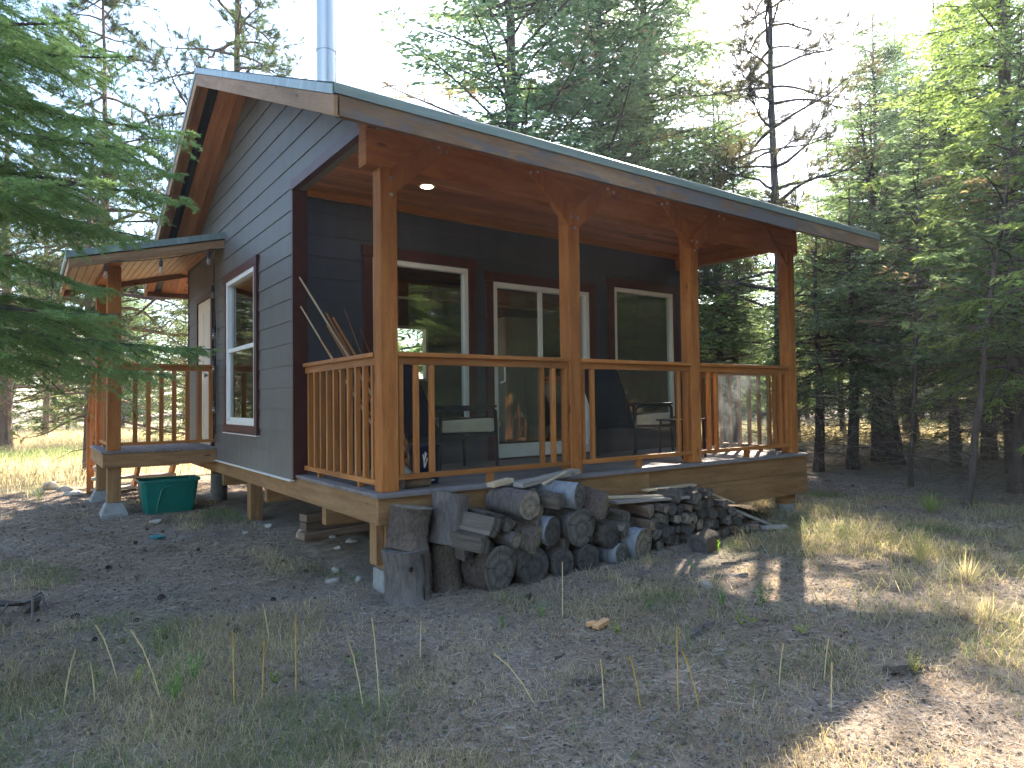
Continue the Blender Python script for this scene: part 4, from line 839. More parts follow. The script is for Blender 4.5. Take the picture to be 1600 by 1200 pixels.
for a_, b_, r, lab in sticks:
    w = MB(); A_, B_ = Vector(a_), Vector(b_); w.tube([A_, A_.lerp(B_, .5)+Vector((R.uniform(-.012, .012), 0, R.uniform(-.01, .01))), B_], [r*1.2, r, r*.7], 6); tag(w.build('pole', newlumber_m if 'pale' in lab else cedar, None, a_, smooth=True), lab+' by the porch corner', 'pole', 'poles leaning in the porch corner')
# ---------------- loose things on the ground ----------------
stones = [(-.15, .55, .055, 'white rounded stone on the dirt left of the front corner pier'), (.2, 2.28, .085, 'biggest pale stone beside the stacked timbers under the house side'), (.42, 2.0, .05, 'flat tan stone right of the biggest pale stone'),
 (-.86, 4.3, .07, 'flat white stone on the dirt in front of the green bin'), (0.0, .83, .05, 'tan stone left of the front corner pier, by a root'), (.06, .5, .04, 'small tan stone close to the front corner pier'),
 (-1.78, 8.9, .16, 'grey boulder at the edge of the sunlit clearing left of the entry steps'), (-1.6, 8.4, .12, 'low grey rock beside the boulder at the clearing edge'), (-1.95, 8.2, .1, 'pale rock left of the grey boulders'), (-1.5, 7.7, .13, 'white flat stone slab beside the entry steps'),
 (.1, 3.1, .05, 'small grey stone under the wall by the pier post'), (-.2, 2.9, .035, 'small pale stone on the dirt midway along the gable wall'), (-.55, 2.6, .03, 'tiny white stone on the dirt below the gable window'), (.3, 1.55, .04, 'white chip stone near the stone cluster'), (-.5, .9, .03, 'tiny pale stone in the bare dirt patch'), (2.05, -1.35, .05, 'pale stone in the grass before the sunlit patch'), (.5, 1.7, .06, 'tan stone under the porch floor edge')]
for i, (x, y, r, lab) in enumerate(stones): rock('stone', x, y, r, lab, 'stone', stone_m, (1, .8, .55), i+20, 'stones lying on the dirt')
rag = rock('rag', -.98, 3.3, .06, 'crumpled teal rag lying on the dirt left of the cabin', 'rag', plain('teal_cloth', (.03, .17, .2), .8, .4, 30, 0, .01), (1.2, .7, .35), 88, sink=.1)
w = MB(); zz = gzf(.84, -1.47); w.obox((.84, -1.47, zz+.03), Vector((.97, .2, .1)).normalized(), Vector((-.2, .97, 0)).normalized(), Vector((-.1, 0, 1)).normalized(), .065, .025, .014); w.obox((.78, -1.44, zz+.035), Vector((.9, -.4, .1)).normalized(), Vector((.4, .9, 0)).normalized(), EZ, .03, .02, .012)
tag(w.build('wood_chunk', plain('fresh_wood', (.55, .3, .14), .8, .2, 30), None, (.84, -1.47, zz), bevel=.004), 'fresh orange wood chunk lying in the weeds before the woodpile', 'wood chunk')
# bark slabs
for i, (x, y, l, an, lab) in enumerate(((1.25, -1.89, .16, .4, 'grey curled bark slab in the weeds right of the orange wood chunk'), (1.4, -1.86, .1, .1, 'small bark piece right of the curled grey slab'), (.25, -2.0, .14, 2.6, 'dark bark slab low in the centre foreground'), (1.75, -.95, .1, .5, 'silvery bark flake in front of the largest logs'), (1.95, -.8, .08, -.4, 'small bark flake near the ground logs'), (2.4, -1.3, .22, -.5, 'long pale bark strip in the sunlit patch'), (2.75, -1.05, .15, -.4, 'dark bark strip beside the pale strip in the sunlit patch'), (.95, -2.3, .09, 1, 'small grey bark chip in the right foreground'), (.33, -1.68, .07, 0, 'small dark bark chip above the central dark slab'), (1.7, -2.9, .2, -.5, 'long bark slab at the lower right edge of the grass'))):
    zz = gzf(x, y); w = MB(); ca, sa = math.cos(an), math.sin(an); l *= .62; rr = random.Random(i); rings = []
    for j in range(6):
        t_ = j/5-.5; wd = l*.32*(1-abs(t_)**2*2.2)*rr.uniform(.7, 1.15); rings.append([Vector((x+ca*t_*l*2-sa*q*wd, y+sa*t_*l*2+ca*q*wd, zz-.002+hh+.02*(1-q*q)*rr.uniform(.5, 1.2))) for q, hh in ((-1, 0), (-.4, .012), (.4, .012), (1, 0), (.4, -.008), (-.4, -.008))])
    loft(w, rings); tag(w.build('bark_slab', grey_log if i in (0, 1, 3, 4, 5) else bark_log, None, (x, y, zz), smooth=True), lab, 'bark')
# root tangle at far left
zz = gzf(-2.12, 1.25); t = thing('root_wad', 'pale dried root knot with curved stalks at the left edge of the ground', 'root', (-2.12, 1.25, zz))
rk = rock('root_knot', 0, 0, .085, None, None, grey_log, (1, .7, .6), 61); rk.parent = t; rk.location = (.04, .02, .04)
w = MB()
for i in range(7): a_ = R.uniform(0, 6.28); w.tube([(-2.12, 1.25, zz+.06), (-2.2+.2*math.cos(a_), 1.2+.15*math.sin(a_), zz+.12), (-2.3+.34*math.cos(a_), 1.15+.25*math.sin(a_), zz+.01)], [.014, .01, .006], 5)
w.build('root_strand', grey_log, t, smooth=True)
# pine cones
def cone_mesh():
    w = MB(); n0 = 0
    for i in range(46):
        t_ = i/45; th = i*2.39996; r = .028*math.sin(math.pi*(.12+.83*t_))**.7; z = .07*t_
        c = Vector((math.cos(th)*r*.6, math.sin(th)*r*.6, z)); o = Vector((math.cos(th), math.sin(th), .35)).normalized(); s = Vector((-math.sin(th), math.cos(th), 0))
        n0 = len(w.v); w.v += [c-s*.006, c+s*.006, c+o*.016+s*.004, c+o*.016-s*.004, c+o*.01+EZ*.005]; w.quad((n0, n0+1, n0+2, n0+3), [(0, 0)]*4); w.quad((n0, n0+4, n0+1), [(0, 0)]*3); w.quad((n0+1, n0+4, n0+2), [(0, 0)]*3); w.quad((n0+3, n0+2, n0+4), [(0, 0)]*3); w.quad((n0, n0+3, n0+4), [(0, 0)]*3)
    return w
w = cone_mesh(); pc = w.build('pine_cone', plain('cone_scales', (.035, .022, .018), .9, .4, 60)); first = True
cones = [(-1.0, 3.85), (-1.35, 4.0), (-.9, 3.6), (-1.2, 3.2), (-1.15, 2.75), (-.75, 2.5), (-.55, 1.9), (-1.5, 2.2), (-1.35, 1.7), (-.85, 1.5), (-1.3, 1.0), (-.95, .95), (-1.8, .9), (-1.5, .55), (-1.15, .5), (-1.75, .3), (-1.4, .1), (-1.9, 5.5), (-1.6, 5.2), (-2.1, 4.8), (-1.45, 6.2), (5.9, -1.1), (6.6, -.4), (5.2, -1.3), (7.2, .2), (6.3, .5), (4.8, -.9), (7.8, -.9), (6.9, -1.9), (-.3, 1.4), (-.65, .4), (-.2, .95), (.8, -.75), (-1.0, -.1), (8.6, .9), (7.0, 1.4), (5.6, -2.2)]
for x, y in cones:
    o = pc if first else pc.copy()
    if not first: COL.objects.link(o)
    first = False; o.location = (x, y, gzf(x, y)+.012); o.rotation_euler = (R.uniform(1.2, 1.9), R.uniform(-.5, .5), R.uniform(0, 6.28)); o.scale = (R.uniform(.45, .8),)*3
    tag(o, 'dark fallen pine cone lying on the bare ground around the cabin', 'pine cone', 'pine cones scattered on the ground')
ONES = ['', 'first', 'second', 'third', 'fourth', 'fifth', 'sixth', 'seventh', 'eighth', 'ninth', 'tenth', 'eleventh', 'twelfth', 'thirteenth', 'fourteenth', 'fifteenth', 'sixteenth', 'seventeenth', 'eighteenth', 'nineteenth']
TENS = {2: 'twent', 3: 'thirt', 4: 'fort', 5: 'fift', 6: 'sixt', 7: 'sevent'}
def ordn(n):
    if n < 20: return ONES[n]
    t, u = divmod(n, 10); return TENS[t]+('ieth' if u == 0 else 'y-'+ONES[u])
def order_label(group, fmt, key):
    for i, o in enumerate(sorted([o for o in COL.objects if o.get('group') == group and 'label' in o], key=key)): o['label'] = fmt % ordn(i+1)
def camaz(o): v = Vector(o.location)-Vector(CAM); return v.dot(rt)/max(.01, v.dot(fw))
def camd(o): return (Vector(o.location)-Vector(CAM)).length
order_label('pine cones scattered on the ground', 'dark fallen pine cone, %s nearest the viewer on the bare ground', camd)
order_label('dark split logs wedged between the large logs', 'dark split log wedged in the gaps between the large logs, %s from the left', camaz)
rows_ = {}
for o in [o for o in COL.objects if o.get('category') == 'firewood']: rows_.setdefault(o['row'], []).append(o)
for k_, os_ in rows_.items():
    for i, o in enumerate(sorted(os_, key=camaz)): o['label'] = 'small dark split firewood, %s from the left in the %s row of split wood' % (ordn(i+1), ['lowest', 'second', 'third', 'fourth', 'fifth'][k_]); del o['row']
# ---------------- trees ----------------
def nrm(v): return v/np.maximum(np.linalg.norm(v, axis=-1, keepdims=True), 1e-9)
def leaves(P, Dr, side, Ln, Wd):
    Ln = np.asarray(Ln)[:, None]; Wd = np.asarray(Wd)[:, None]
    return np.stack([P, P+Dr*Ln*.45+side*Wd, P+Dr*Ln, P+Dr*Ln*.45-side*Wd], 1).reshape(-1, 3)
def tubes_np(w, pts, rad, n=4): w.tube([tuple(p) for p in pts], rad, n, 0, False)
def spray_branch(org, az, length, rise, droop, rr, dens, leaf, colA, colB, hang=.35, start=.18):
    """returns curve pts, leaf verts, colors"""
    K = 9; t = np.linspace(0, 1, K); out = np.array([math.cos(az), math.sin(az), 0]); perp = np.array([-math.sin(az), math.cos(az), 0])
    z = rise*t*length-droop*length*t**1.8+.08*length*t**4; bend = rr.uniform(-.15, .15)*length*t**2
    C = org+out*(t*length*.97)[:, None]+perp*bend[:, None]+np.array([0, 0, 1])*z[:, None]
    n = max(6, int(length*(1-start)/dens)); tt = np.sort(rr.uniform(start, 1, n)); sd = np.where(np.arange(n) % 2 == 0, 1., -1.)
    B = np.stack([np.interp(tt, t, C[:, k]) for k in range(3)], 1); T = nrm(np.gradient(C, axis=0)); TT = nrm(np.stack([np.interp(tt, t, T[:, k]) for k in range(3)], 1))
    tl = (.1+.42*(1-tt)**.8*length*.8*np.clip((tt-start+.12)*3, .2, 1))*rr.uniform(.55, 1.1, n); tl = np.minimum(tl, .75)
    up = np.array([0, 0, 1.]); sv = nrm(np.cross(TT, up))
    d = nrm(TT*.62+sv*sd[:, None]*.75+up*(rr.uniform(-1, .25, n)*hang)[:, None])
    M = max(4, int(.62/leaf*1.75)); s = (np.arange(M)+.5)/M
    Q = B[:, None]+d[:, None]*(tl[:, None]*s[None])[..., None]-up*(hang*.45*(tl[:, None]*s[None])**1.5)[..., None]
    keep = rr.uniform(0, 1, (n, M)) < np.clip(tl[:, None]/.62*1.5, .15, 1)
    alt = np.where(np.arange(M) % 2 == 0, 1., -1.)[None, :, None]; pd = nrm(np.cross(d, up))[:, None]
    ld = nrm(d[:, None]*.75+pd*alt*rr.uniform(.35, .8, (n, M, 1))+rr.uniform(-.3, .18, (n, M, 1))*up+rr.normal(0, .12, (n, M, 3)))
    Q, ld = Q[keep], ld[keep]; ls = nrm(np.cross(ld, nrm(up+rr.normal(0, 1.1, Q.shape))))
    L = leaf*rr.uniform(.7, 1.5, len(Q)); V = leaves(Q, ld, ls, L, L*rr.uniform(.085, .155, len(Q)))
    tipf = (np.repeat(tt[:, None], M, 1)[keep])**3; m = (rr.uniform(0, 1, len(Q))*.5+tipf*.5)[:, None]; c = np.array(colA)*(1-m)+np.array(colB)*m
    return C, V, c, (B, d, tl)
def make_fir(label, H, base, rad, seed, leaf=.075, dens=.05, trunk_r=.12, colA=(.028, .06, .026), colB=(.075, .135, .04), group='fir trees of the surrounding forest', loc=(0, 0, 0), per=5, step=.34, hang=.4, lean=(0, 0), dead=1, droop=(.1, .45)):
    rr = np.random.RandomState(seed); tree = thing('fir_tree', label, 'tree', (0, 0, 0), group)
    w = MB(); nz = 14; tz = np.linspace(-.15, H, nz); wob = np.cumsum(rr.normal(0, .02, (nz, 2)), 0)
    P = [(wob[i, 0]+lean[0]*tz[i], wob[i, 1]+lean[1]*tz[i], tz[i]) for i in range(nz)]; Rr = [trunk_r*(1-.93*(max(z_, 0)/H))*(1.25 if i == 0 else 1) for i, z_ in enumerate(tz)]
    w.tube(P, Rr, 10, 0, False); V = []; Cc = []; Pn = np.array(P)
    z = base; az = rr.uniform(0, 6.28)
    def cen(z): return np.array([np.interp(z, tz, Pn[:, k]) for k in range(3)])
    while z < H-.15:
        f = (z-base)/(H-base); k = per if f < .85 else 4
        for i in range(k):
            az += 2.4+rr.uniform(-.5, .5); ln = rad*((1-f)**.75)*(.55+.45*min(1, f*5+.35))*rr.uniform(.5, 1.12)+.12
            if rr.rand() < .07: continue
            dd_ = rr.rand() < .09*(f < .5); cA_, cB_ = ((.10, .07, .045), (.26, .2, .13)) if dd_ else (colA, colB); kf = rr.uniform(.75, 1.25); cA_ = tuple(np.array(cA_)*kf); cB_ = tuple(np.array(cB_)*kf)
            C, v, c, tw = spray_branch(cen(z+rr.uniform(-.12, .12)), az, ln, rr.uniform(.0, .35)+f*.3, rr.uniform(*droop)*(1-f*.6), rr, dens*(2.2 if dd_ else 1), leaf, cA_, cB_, hang)
            w.tube([tuple(p) for p in C[::2]], list(np.linspace(.008+.010*ln, .002, len(C[::2]))), 4, 0, False); V.append(v); Cc.append(c)
        z += step*rr.uniform(.7, 1.25)*(1-.35*f)
    zz = .5
    while zz < base*dead and dead:   # dead bare lower limbs with twigs
        a_ = rr.uniform(0, 6.28); ln = rr.uniform(.5, 1.3); c = cen(zz); o = np.array([math.cos(a_), math.sin(a_), rr.uniform(-.25, .15)]); pts = [c, c+o*ln*.5+[0, 0, rr.uniform(-.03, .06)], c+o*ln+[0, 0, -.1*ln]]
        w.tube([tuple(p) for p in pts], [.011, .007, .002], 4, 0, False)
        for q in range(5):
            b = pts[0]+(pts[2]-pts[0])*rr.uniform(.3, .95); o2 = nrm(o+rr.normal(0, .8, 3)); w.tube([tuple(b), tuple(b+o2*rr.uniform(.12, .4))], [.004, .001], 3, 0, False)
        zz += rr.uniform(.09, .24)
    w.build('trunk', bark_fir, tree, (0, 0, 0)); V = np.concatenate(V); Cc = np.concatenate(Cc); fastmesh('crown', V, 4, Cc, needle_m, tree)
    return tree
def needle_tufts(C, ax, rr, n=42, L=.16, Wd=.0022, colA=(.03, .055, .022), colB=(.09, .12, .04)):
    m = len(C); d = nrm(ax[:, None]*.75+rr.normal(0, .62, (m, n, 3))); s = nrm(np.cross(d, rr.normal(0, 1, (m, n, 3)))); Ln = (L*rr.uniform(.7, 1.1, (m, n)))
    B = (C[:, None]-ax[:, None]*(rr.uniform(0, .1, (m, n, 1)))).reshape(-1, 3); D_ = d.reshape(-1, 3); S_ = s.reshape(-1, 3); Ln = Ln.ravel()[:, None]
    V = np.stack([B-S_*Wd, B+S_*Wd, B+D_*Ln-[0, 0, .0]], 1).reshape(-1, 3); mm = rr.uniform(0, 1, (len(B), 1)); return V, np.array(colA)*(1-mm)+np.array(colB)*mm
def make_pine(label, H, base, rad, seed, trunk_r=.13, dens=.42, tn=36, wd=.0032, colA=(.03, .055, .025), colB=(.09, .12, .045), group='pine trees around the cabin', per=3, dead=True, sub=7, bark=None):
    rr = np.random.RandomState(seed); tree = thing('pine_tree', label, 'tree', (0, 0, 0), group); w = MB()
    nz = 12; tz = np.linspace(-.15, H, nz); wob = np.cumsum(rr.normal(0, .03, (nz, 2)), 0); Pn = np.array([(wob[i, 0], wob[i, 1], tz[i]) for i in range(nz)])
    w.tube([tuple(p) for p in Pn], [trunk_r*(1-.85*(max(z_, 0)/H)) for z_ in tz], 12, 0, False); TC = []; TA = []; z = base; az = rr.uniform(0, 6)
    while z < H:
        f = (z-base)/(H-base)
        for i in range(per):
            az += 2.1+rr.uniform(-.6, .6); ln = rad*(1-f*.75)*rr.uniform(.55, 1.1); o = np.array([np.interp(z, tz, Pn[:, k]) for k in range(3)]); out = np.array([math.cos(az), math.sin(az), 0])
            pts = [o]; d = nrm(out+[0, 0, rr.uniform(-.05, .45)]); K = 7
            for k in range(K): d = nrm(d+rr.normal(0, .13, 3)+[0, 0, .05 if k > 3 else -.07]); pts.append(pts[-1]+d*ln/K)
            pts = np.array(pts); w.tube([tuple(p) for p in pts], list(np.linspace(.012+.014*ln, .006, K+1)), 5, 0, False); TC.append(pts[-1]); TA.append(d)
            for q in range(sub):
                t_ = rr.uniform(.3, .97)*K; b = pts[int(t_)]+(pts[min(int(t_)+1, K)]-pts[int(t_)])*(t_ % 1); sdv = nrm(np.cross(d, [0, 0, 1])*rr.choice([-1, 1])*rr.uniform(.4, 1)+d*.6+[0, 0, rr.uniform(-.2, .6)]); sl2 = ln*rr.uniform(.15, .42)
                p2 = [b]; dd = sdv
                for k in range(4): dd = nrm(dd+rr.normal(0, .22, 3)+[0, 0, .12]); p2.append(p2[-1]+dd*sl2/4)
                w.tube([tuple(p) for p in p2], [.009, .008, .007, .006, .004], 4, 0, False); TC.append(p2[-1]); TA.append(dd)
                for u in range(2):
                    b2 = p2[rr.randint(1, 4)]; d3 = nrm(dd+rr.normal(0, .7, 3)); e_ = b2+d3*rr.uniform(.1, .3); w.tube([tuple(b2), tuple(e_)], [.006, .003], 3, 0, False); TC.append(e_); TA.append(d3)
        z += dens*rr.uniform(.7, 1.3)
    zz = 1.0
    while dead and zz < base:
        a_ = rr.uniform(0, 6.28); ln = rr.uniform(.4, 1.5); c = np.array([0, 0, zz])+[np.interp(zz, tz, Pn[:, 0]), np.interp(zz, tz, Pn[:, 1]), 0]; o = np.array([math.cos(a_), math.sin(a_), rr.uniform(-.3, .2)]); w.tube([tuple(c), tuple(c+o*ln*.5+[0, 0, .1]), tuple(c+o*ln)], [.014, .009, .003], 4, 0, False)
        for q in range(4): b = c+o*ln*rr.uniform(.4, 1); w.tube([tuple(b), tuple(b+nrm(o+rr.normal(0, .8, 3))*rr.uniform(.15, .4))], [.005, .002], 3, 0, False)
        zz += rr.uniform(.25, .6)
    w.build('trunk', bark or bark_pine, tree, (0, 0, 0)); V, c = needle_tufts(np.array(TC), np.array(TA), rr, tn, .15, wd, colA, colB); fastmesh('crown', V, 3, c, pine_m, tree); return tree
placed = []
def put(proto, used, x, y, rz, sc, label, tilt=(0, 0), group=None):
    placed.append((x, y)); loc = (x, y, gzf(x, y)-.03)
    if used[0]:
        used[0] = False; proto.location = loc; proto.rotation_euler = (tilt[0], tilt[1], rz); proto.scale = (sc,)*3; proto['label'] = label
        if group: proto['group'] = group
        return proto
    return dup(proto, loc, rz, sc, label, group, tilt)
GREEN2 = dict(colA=(.085, .14, .05), colB=(.235, .31, .095))
F = {}
A1 = dict(colA=(.065, .108, .066), colB=(.165, .225, .11)); 
F['a'] = [make_fir('', 12, 2.2, 2.7, 1, hang=.5, leaf=.09, dens=.045, per=6, **A1), [True]]
F['b'] = [make_fir('', 10, 1.9, 2.7, 2, hang=.6, leaf=.085, dens=.036, trunk_r=.09, per=6, **GREEN2), [True]]
F['c'] = [make_fir('', 13, 2.8, 3.0, 3, hang=.5, leaf=.1, dens=.033, trunk_r=.14, step=.3, per=7, **A1), [True]]
F['d'] = [make_fir('', 8.5, 2.6, 1.7, 4, hang=.4, leaf=.09, dens=.045, trunk_r=.06, step=.36, per=5, **A1), [True]]
F['e'] = [make_fir('', 11, 1.8, 3.0, 5, hang=.7, leaf=.075, dens=.032, trunk_r=.15, per=5, step=.42, droop=(.25, .6), **GREEN2), [True]]
F['f'] = [make_fir('', 13, .8, 3.6, 6, leaf=.13, dens=.05, trunk_r=.16, step=.34, per=8, dead=0, **A1), [True]]
F['g'] = [make_fir('', 11, .6, 3.3, 7, leaf=.15, dens=.075, trunk_r=.13, step=.42, per=7, dead=0, colA=(.08, .11, .05), colB=(.24, .26, .12)), [True]]
F['s'] = [make_fir('', 6.4, 1.9, 2.5, 15, hang=.7, leaf=.08, dens=.036, trunk_r=.13, per=6, droop=(.3, .7), **A1), [True]]
F['n'] = [make_fir('', 11, 1.9, 2.0, 16, hang=.8, leaf=.075, dens=.028, trunk_r=.15, per=6, droop=(.3, .7), **GREEN2), [True]]
F['p'] = [make_pine('', 12, 3.4, 3.4, 8, tn=46, dens=.34, sub=10), [True]]
F['q'] = [make_pine('', 13, 3.2, 2.8, 9, trunk_r=.12, tn=44, sub=11, colA=(.06, .065, .035), colB=(.19, .16, .09), bark=bark_fir), [True]]
F['r'] = [make_pine('', 11, 2.0, 3.4, 10, trunk_r=.2, tn=44, sub=10, dens=.36), [True]]
def T(k, x, y, rz, sc, label, tilt=(0, 0), group=None): return put(F[k][0], F[k][1], x, y, rz, sc, label, tilt, group)
GF = 'fir trees of the surrounding forest'
# trees one can tell apart on the right
T('s', 10.4, 2.5, .3, .8, 'dark double-stemmed fir just right of the porch end post')
T('s', 11.1, 2.2, 1.3, .9, 'slender fir trunk beside a brown one right of the porch')
T('s', 13.2, 2.7, 2.1, 1.25, 'slim dark fir trunk standing in front of the golden field')
T('s', 12.7, 2.1, 4.1, 1.25, 'thick dark fir trunk leaning slightly, in the gap right of the porch', (.03, -.05))
T('d', 9.3, .35, .7, .75, 'thin bare-stemmed fir rising from the bare duff right of the porch', (.02, -.09))
T('c', 12.9, 1.1, 5.0, .68, 'broad brown fir trunk in the middle of the right hand woods')
T('d', 7.4, -1.1, 2.6, .8, 'crooked thin trunk leaning left over the green grass tuft', (.05, -.2))
T('n', 9.7, -.95, .2, 1.0, 'thickest fir on the right with bright drooping boughs')
T('d', 10.3, -.9, 3.0, .9, 'thin leaning trunk at the right edge of the woods', (0, -.16))
T('q', 11.5, 4.0, .5, 1.08, 'tall dark pine with sparse rusty needles rising behind the porch roof end', group='pine trees around the cabin')
T('f', 7.6, 8.6, 1.0, 1.45, 'fir with open crown right behind the cabin ridge, left of the darkest fir')
T('c', 10.2, 8.2, 2.0, 1.35, 'darkest dense fir towering behind the middle of the roof')
T('f', 12.6, 8.8, 3.3, 1.5, 'narrow fir behind the roof, right of the darkest one')
T('a', 13.0, 6.6, 4.0, .85, 'lower bright green fir crown behind the right part of the roof')
T('p', 1.75, 10.4, 1.2, 1.1, 'big pine behind the cabin with its trunk rising left of the chimney pipe', group='pine trees around the cabin')
T('p', -.9, 12.8, 4.0, .95, 'pine with ragged tufted limbs left of the gable peak', group='pine trees around the cabin')
T('r', -1.1, 10.6, 2.0, .62, 'low limbed pine behind the entry porch with bare curled limbs', group='pine trees around the cabin')
T('r', -2.6, 20, .4, 1.0, 'stout brown pine trunk standing in the dry meadow at far left', group='pine trees around the cabin')
T('p', -1.45, 30, 2.4, 1.0, 'thin grey trunk in the bright meadow beyond the stout pine', group='pine trees around the cabin')
T('r', .1, 26, 3.3, .95, 'dark pine trunk in the meadow just left of the entry post', group='pine trees around the cabin')
T('b', 11.2, -2.2, 2.3, 1.0, 'bright young fir at the right edge of the view')
T('e', 13.6, -3.6, 1.3, 1.1, 'full fir behind the bright young fir at the right edge')
T('b', 12.6, -5.0, .3, 1.2, 'fir closing the right border of the view')
T('c', 18.5, 5.1, 1.3, 1.05, 'tall fir filling the sky just right of the roof end')
T('a', 16.8, 2.5, 2.9, 1.05, 'tall feathery fir between the crooked trunk and the thickest right fir')
T('c', 22.6, 6.2, 4.4, 1.15, 'tall far fir behind the feathery one at the upper right')
T('f', 15.0, 1.2, 2.3, .9, 'dense fir filling the woods behind the broad brown trunk')
T('e', 8.0, -2.95, 4.0, .8, 'drooping fir just outside the right edge shading the grass')
T('a', 14.6, 7.4, 1.1, .9, 'fir with hanging grey-green boughs behind the porch roof corner')
T('e', 12.2, -.2, 2.2, 1.05, 'yellow-green fir boughs hanging behind the thickest right fir')
T('b', 9.9, 5.6, 3.0, .75, 'dark small fir seen beneath the porch roof between the last two posts')
# random forest to the right and behind
rrF = np.random.RandomState(42)
def ok(x, y, dmin): return all((x-a)**2+(y-b)**2 > dmin**2 for a, b in placed)
zones = [('right woods', 13, 24, -9, 22, 38, 'abcdbaeeb'), ('deep right woods', 31, 56, -14, 44, 58, 'fgfggf')]
words = ['slim', 'tall', 'shaggy', 'leaning', 'dark', 'pale', 'sparse', 'dense', 'ragged', 'drooping', 'narrow', 'broad']
for zn, xa, xb2, ya, yb2, n, ks in zones:
    k = 0; tries = 0
    while k < n and tries < 4000:
        tries += 1; x, y = rrF.uniform(xa, xb2), rrF.uniform(ya, yb2)
        if not ok(x, y, 1.5 if xa < 20 else 2.4): continue
        cc_ = -x*.5225+y*.8526
        if -4.6 < cc_ < -1.6 and x < 19: continue
        if xa < 20 and 9 < math.degrees(math.atan2(y+2.5, x-1.6)) < 15 and x < 24 and rrF.rand() < .5: continue
        kk = ks[rrF.randint(len(ks))]; dist = math.hypot(x-CAM[0], y-CAM[1])
        T(kk, x, y, rrF.uniform(0, 6.28), rrF.uniform(.55, .95) if xa < 20 else rrF.uniform(.6, .95), 'fir standing among many like it in the %s beyond the porch' % zn, (rrF.normal(0, .025), rrF.normal(0, .03)), 'firs of the %s' % zn); k += 1
# behind the cabin and far left, across the meadow
k = 0
while k < 46:
    x, y = rrF.uniform(-22, 30), rrF.uniform(34, 62)
    if not ok(x, y, 2.2): continue
    T('fgg'[rrF.randint(3)], x, y, rrF.uniform(0, 6.28), rrF.uniform(.7, 1.1), 'sunlit tree in the forest edge on the far side of the meadow', group='trees along the far edge of the meadow'); k += 1
for i, (x, y, kk, s) in enumerate(((15.5, 12, 'c', 1.1), (17, 9.5, 'a', 1.1), (-5.5, 24, 'g', .8), (-3.5, 27, 'r', .9), (2.5, 21, 'g', .7), (4.5, 24, 'r', .9), (-6.5, 19, 'p', 1.0))):
    T(kk, x, y, i*1.7, s, ['tall fir far behind the roof, right of the narrow fir', 'fir behind the rusty pine', 'yellow-green tree at the left side of the meadow', 'round pine left in the meadow behind the near boughs', 'small bright tree seen below the entry roof', 'spreading pine seen through the entry railing', 'pine rising behind the near left boughs'][i])
# trees behind the viewpoint (they show in the window glass)
k = 0; tries = 0
while k < 46 and tries < 3000:
    tries += 1; x, y = rrF.uniform(-10, 31), rrF.uniform(-20, -7.5)
    if not ok(x, y, 1.9): continue
    T('beafcf'[rrF.randint(6)] if y > -13 else 'ff'[0], x, y, rrF.uniform(0, 6.28), rrF.uniform(.8, 1.1), 'conifer behind the viewpoint, mirrored dark in the cabin window glass', group='conifers mirrored in the window glass'); k += 1
for i, (x, y, kk, s) in enumerate(((-11.5, 9, 'b', 1.0), (-12, 13.5, 'c', 1.0), (-11, 16.5, 'e', 1.0), (-15, 11, 'f', 1.0), (-15, 6, 'f', 1.0), (-16, 15, 'f', 1))):
    T(kk, x, y, i*2.1, s, 'conifer off to the left, mirrored in the gable window', group='conifers mirrored in the gable window')
order_label('conifers mirrored in the window glass', 'conifer behind the viewpoint, %s nearest to it, mirrored in the cabin glass', camd)
order_label('conifers mirrored in the gable window', 'conifer off to the left, %s nearest the viewpoint, mirrored in the gable window', camd)
order_label('firs of the right woods', 'fir in the right woods beyond the porch, %s of them from the left', camaz)
order_label('firs of the deep right woods', 'distant fir deep behind the right woods, %s of them from the left', camaz)
order_label('trees along the far edge of the meadow', 'sunlit tree on the far side of the meadow, %s from the left', camaz)
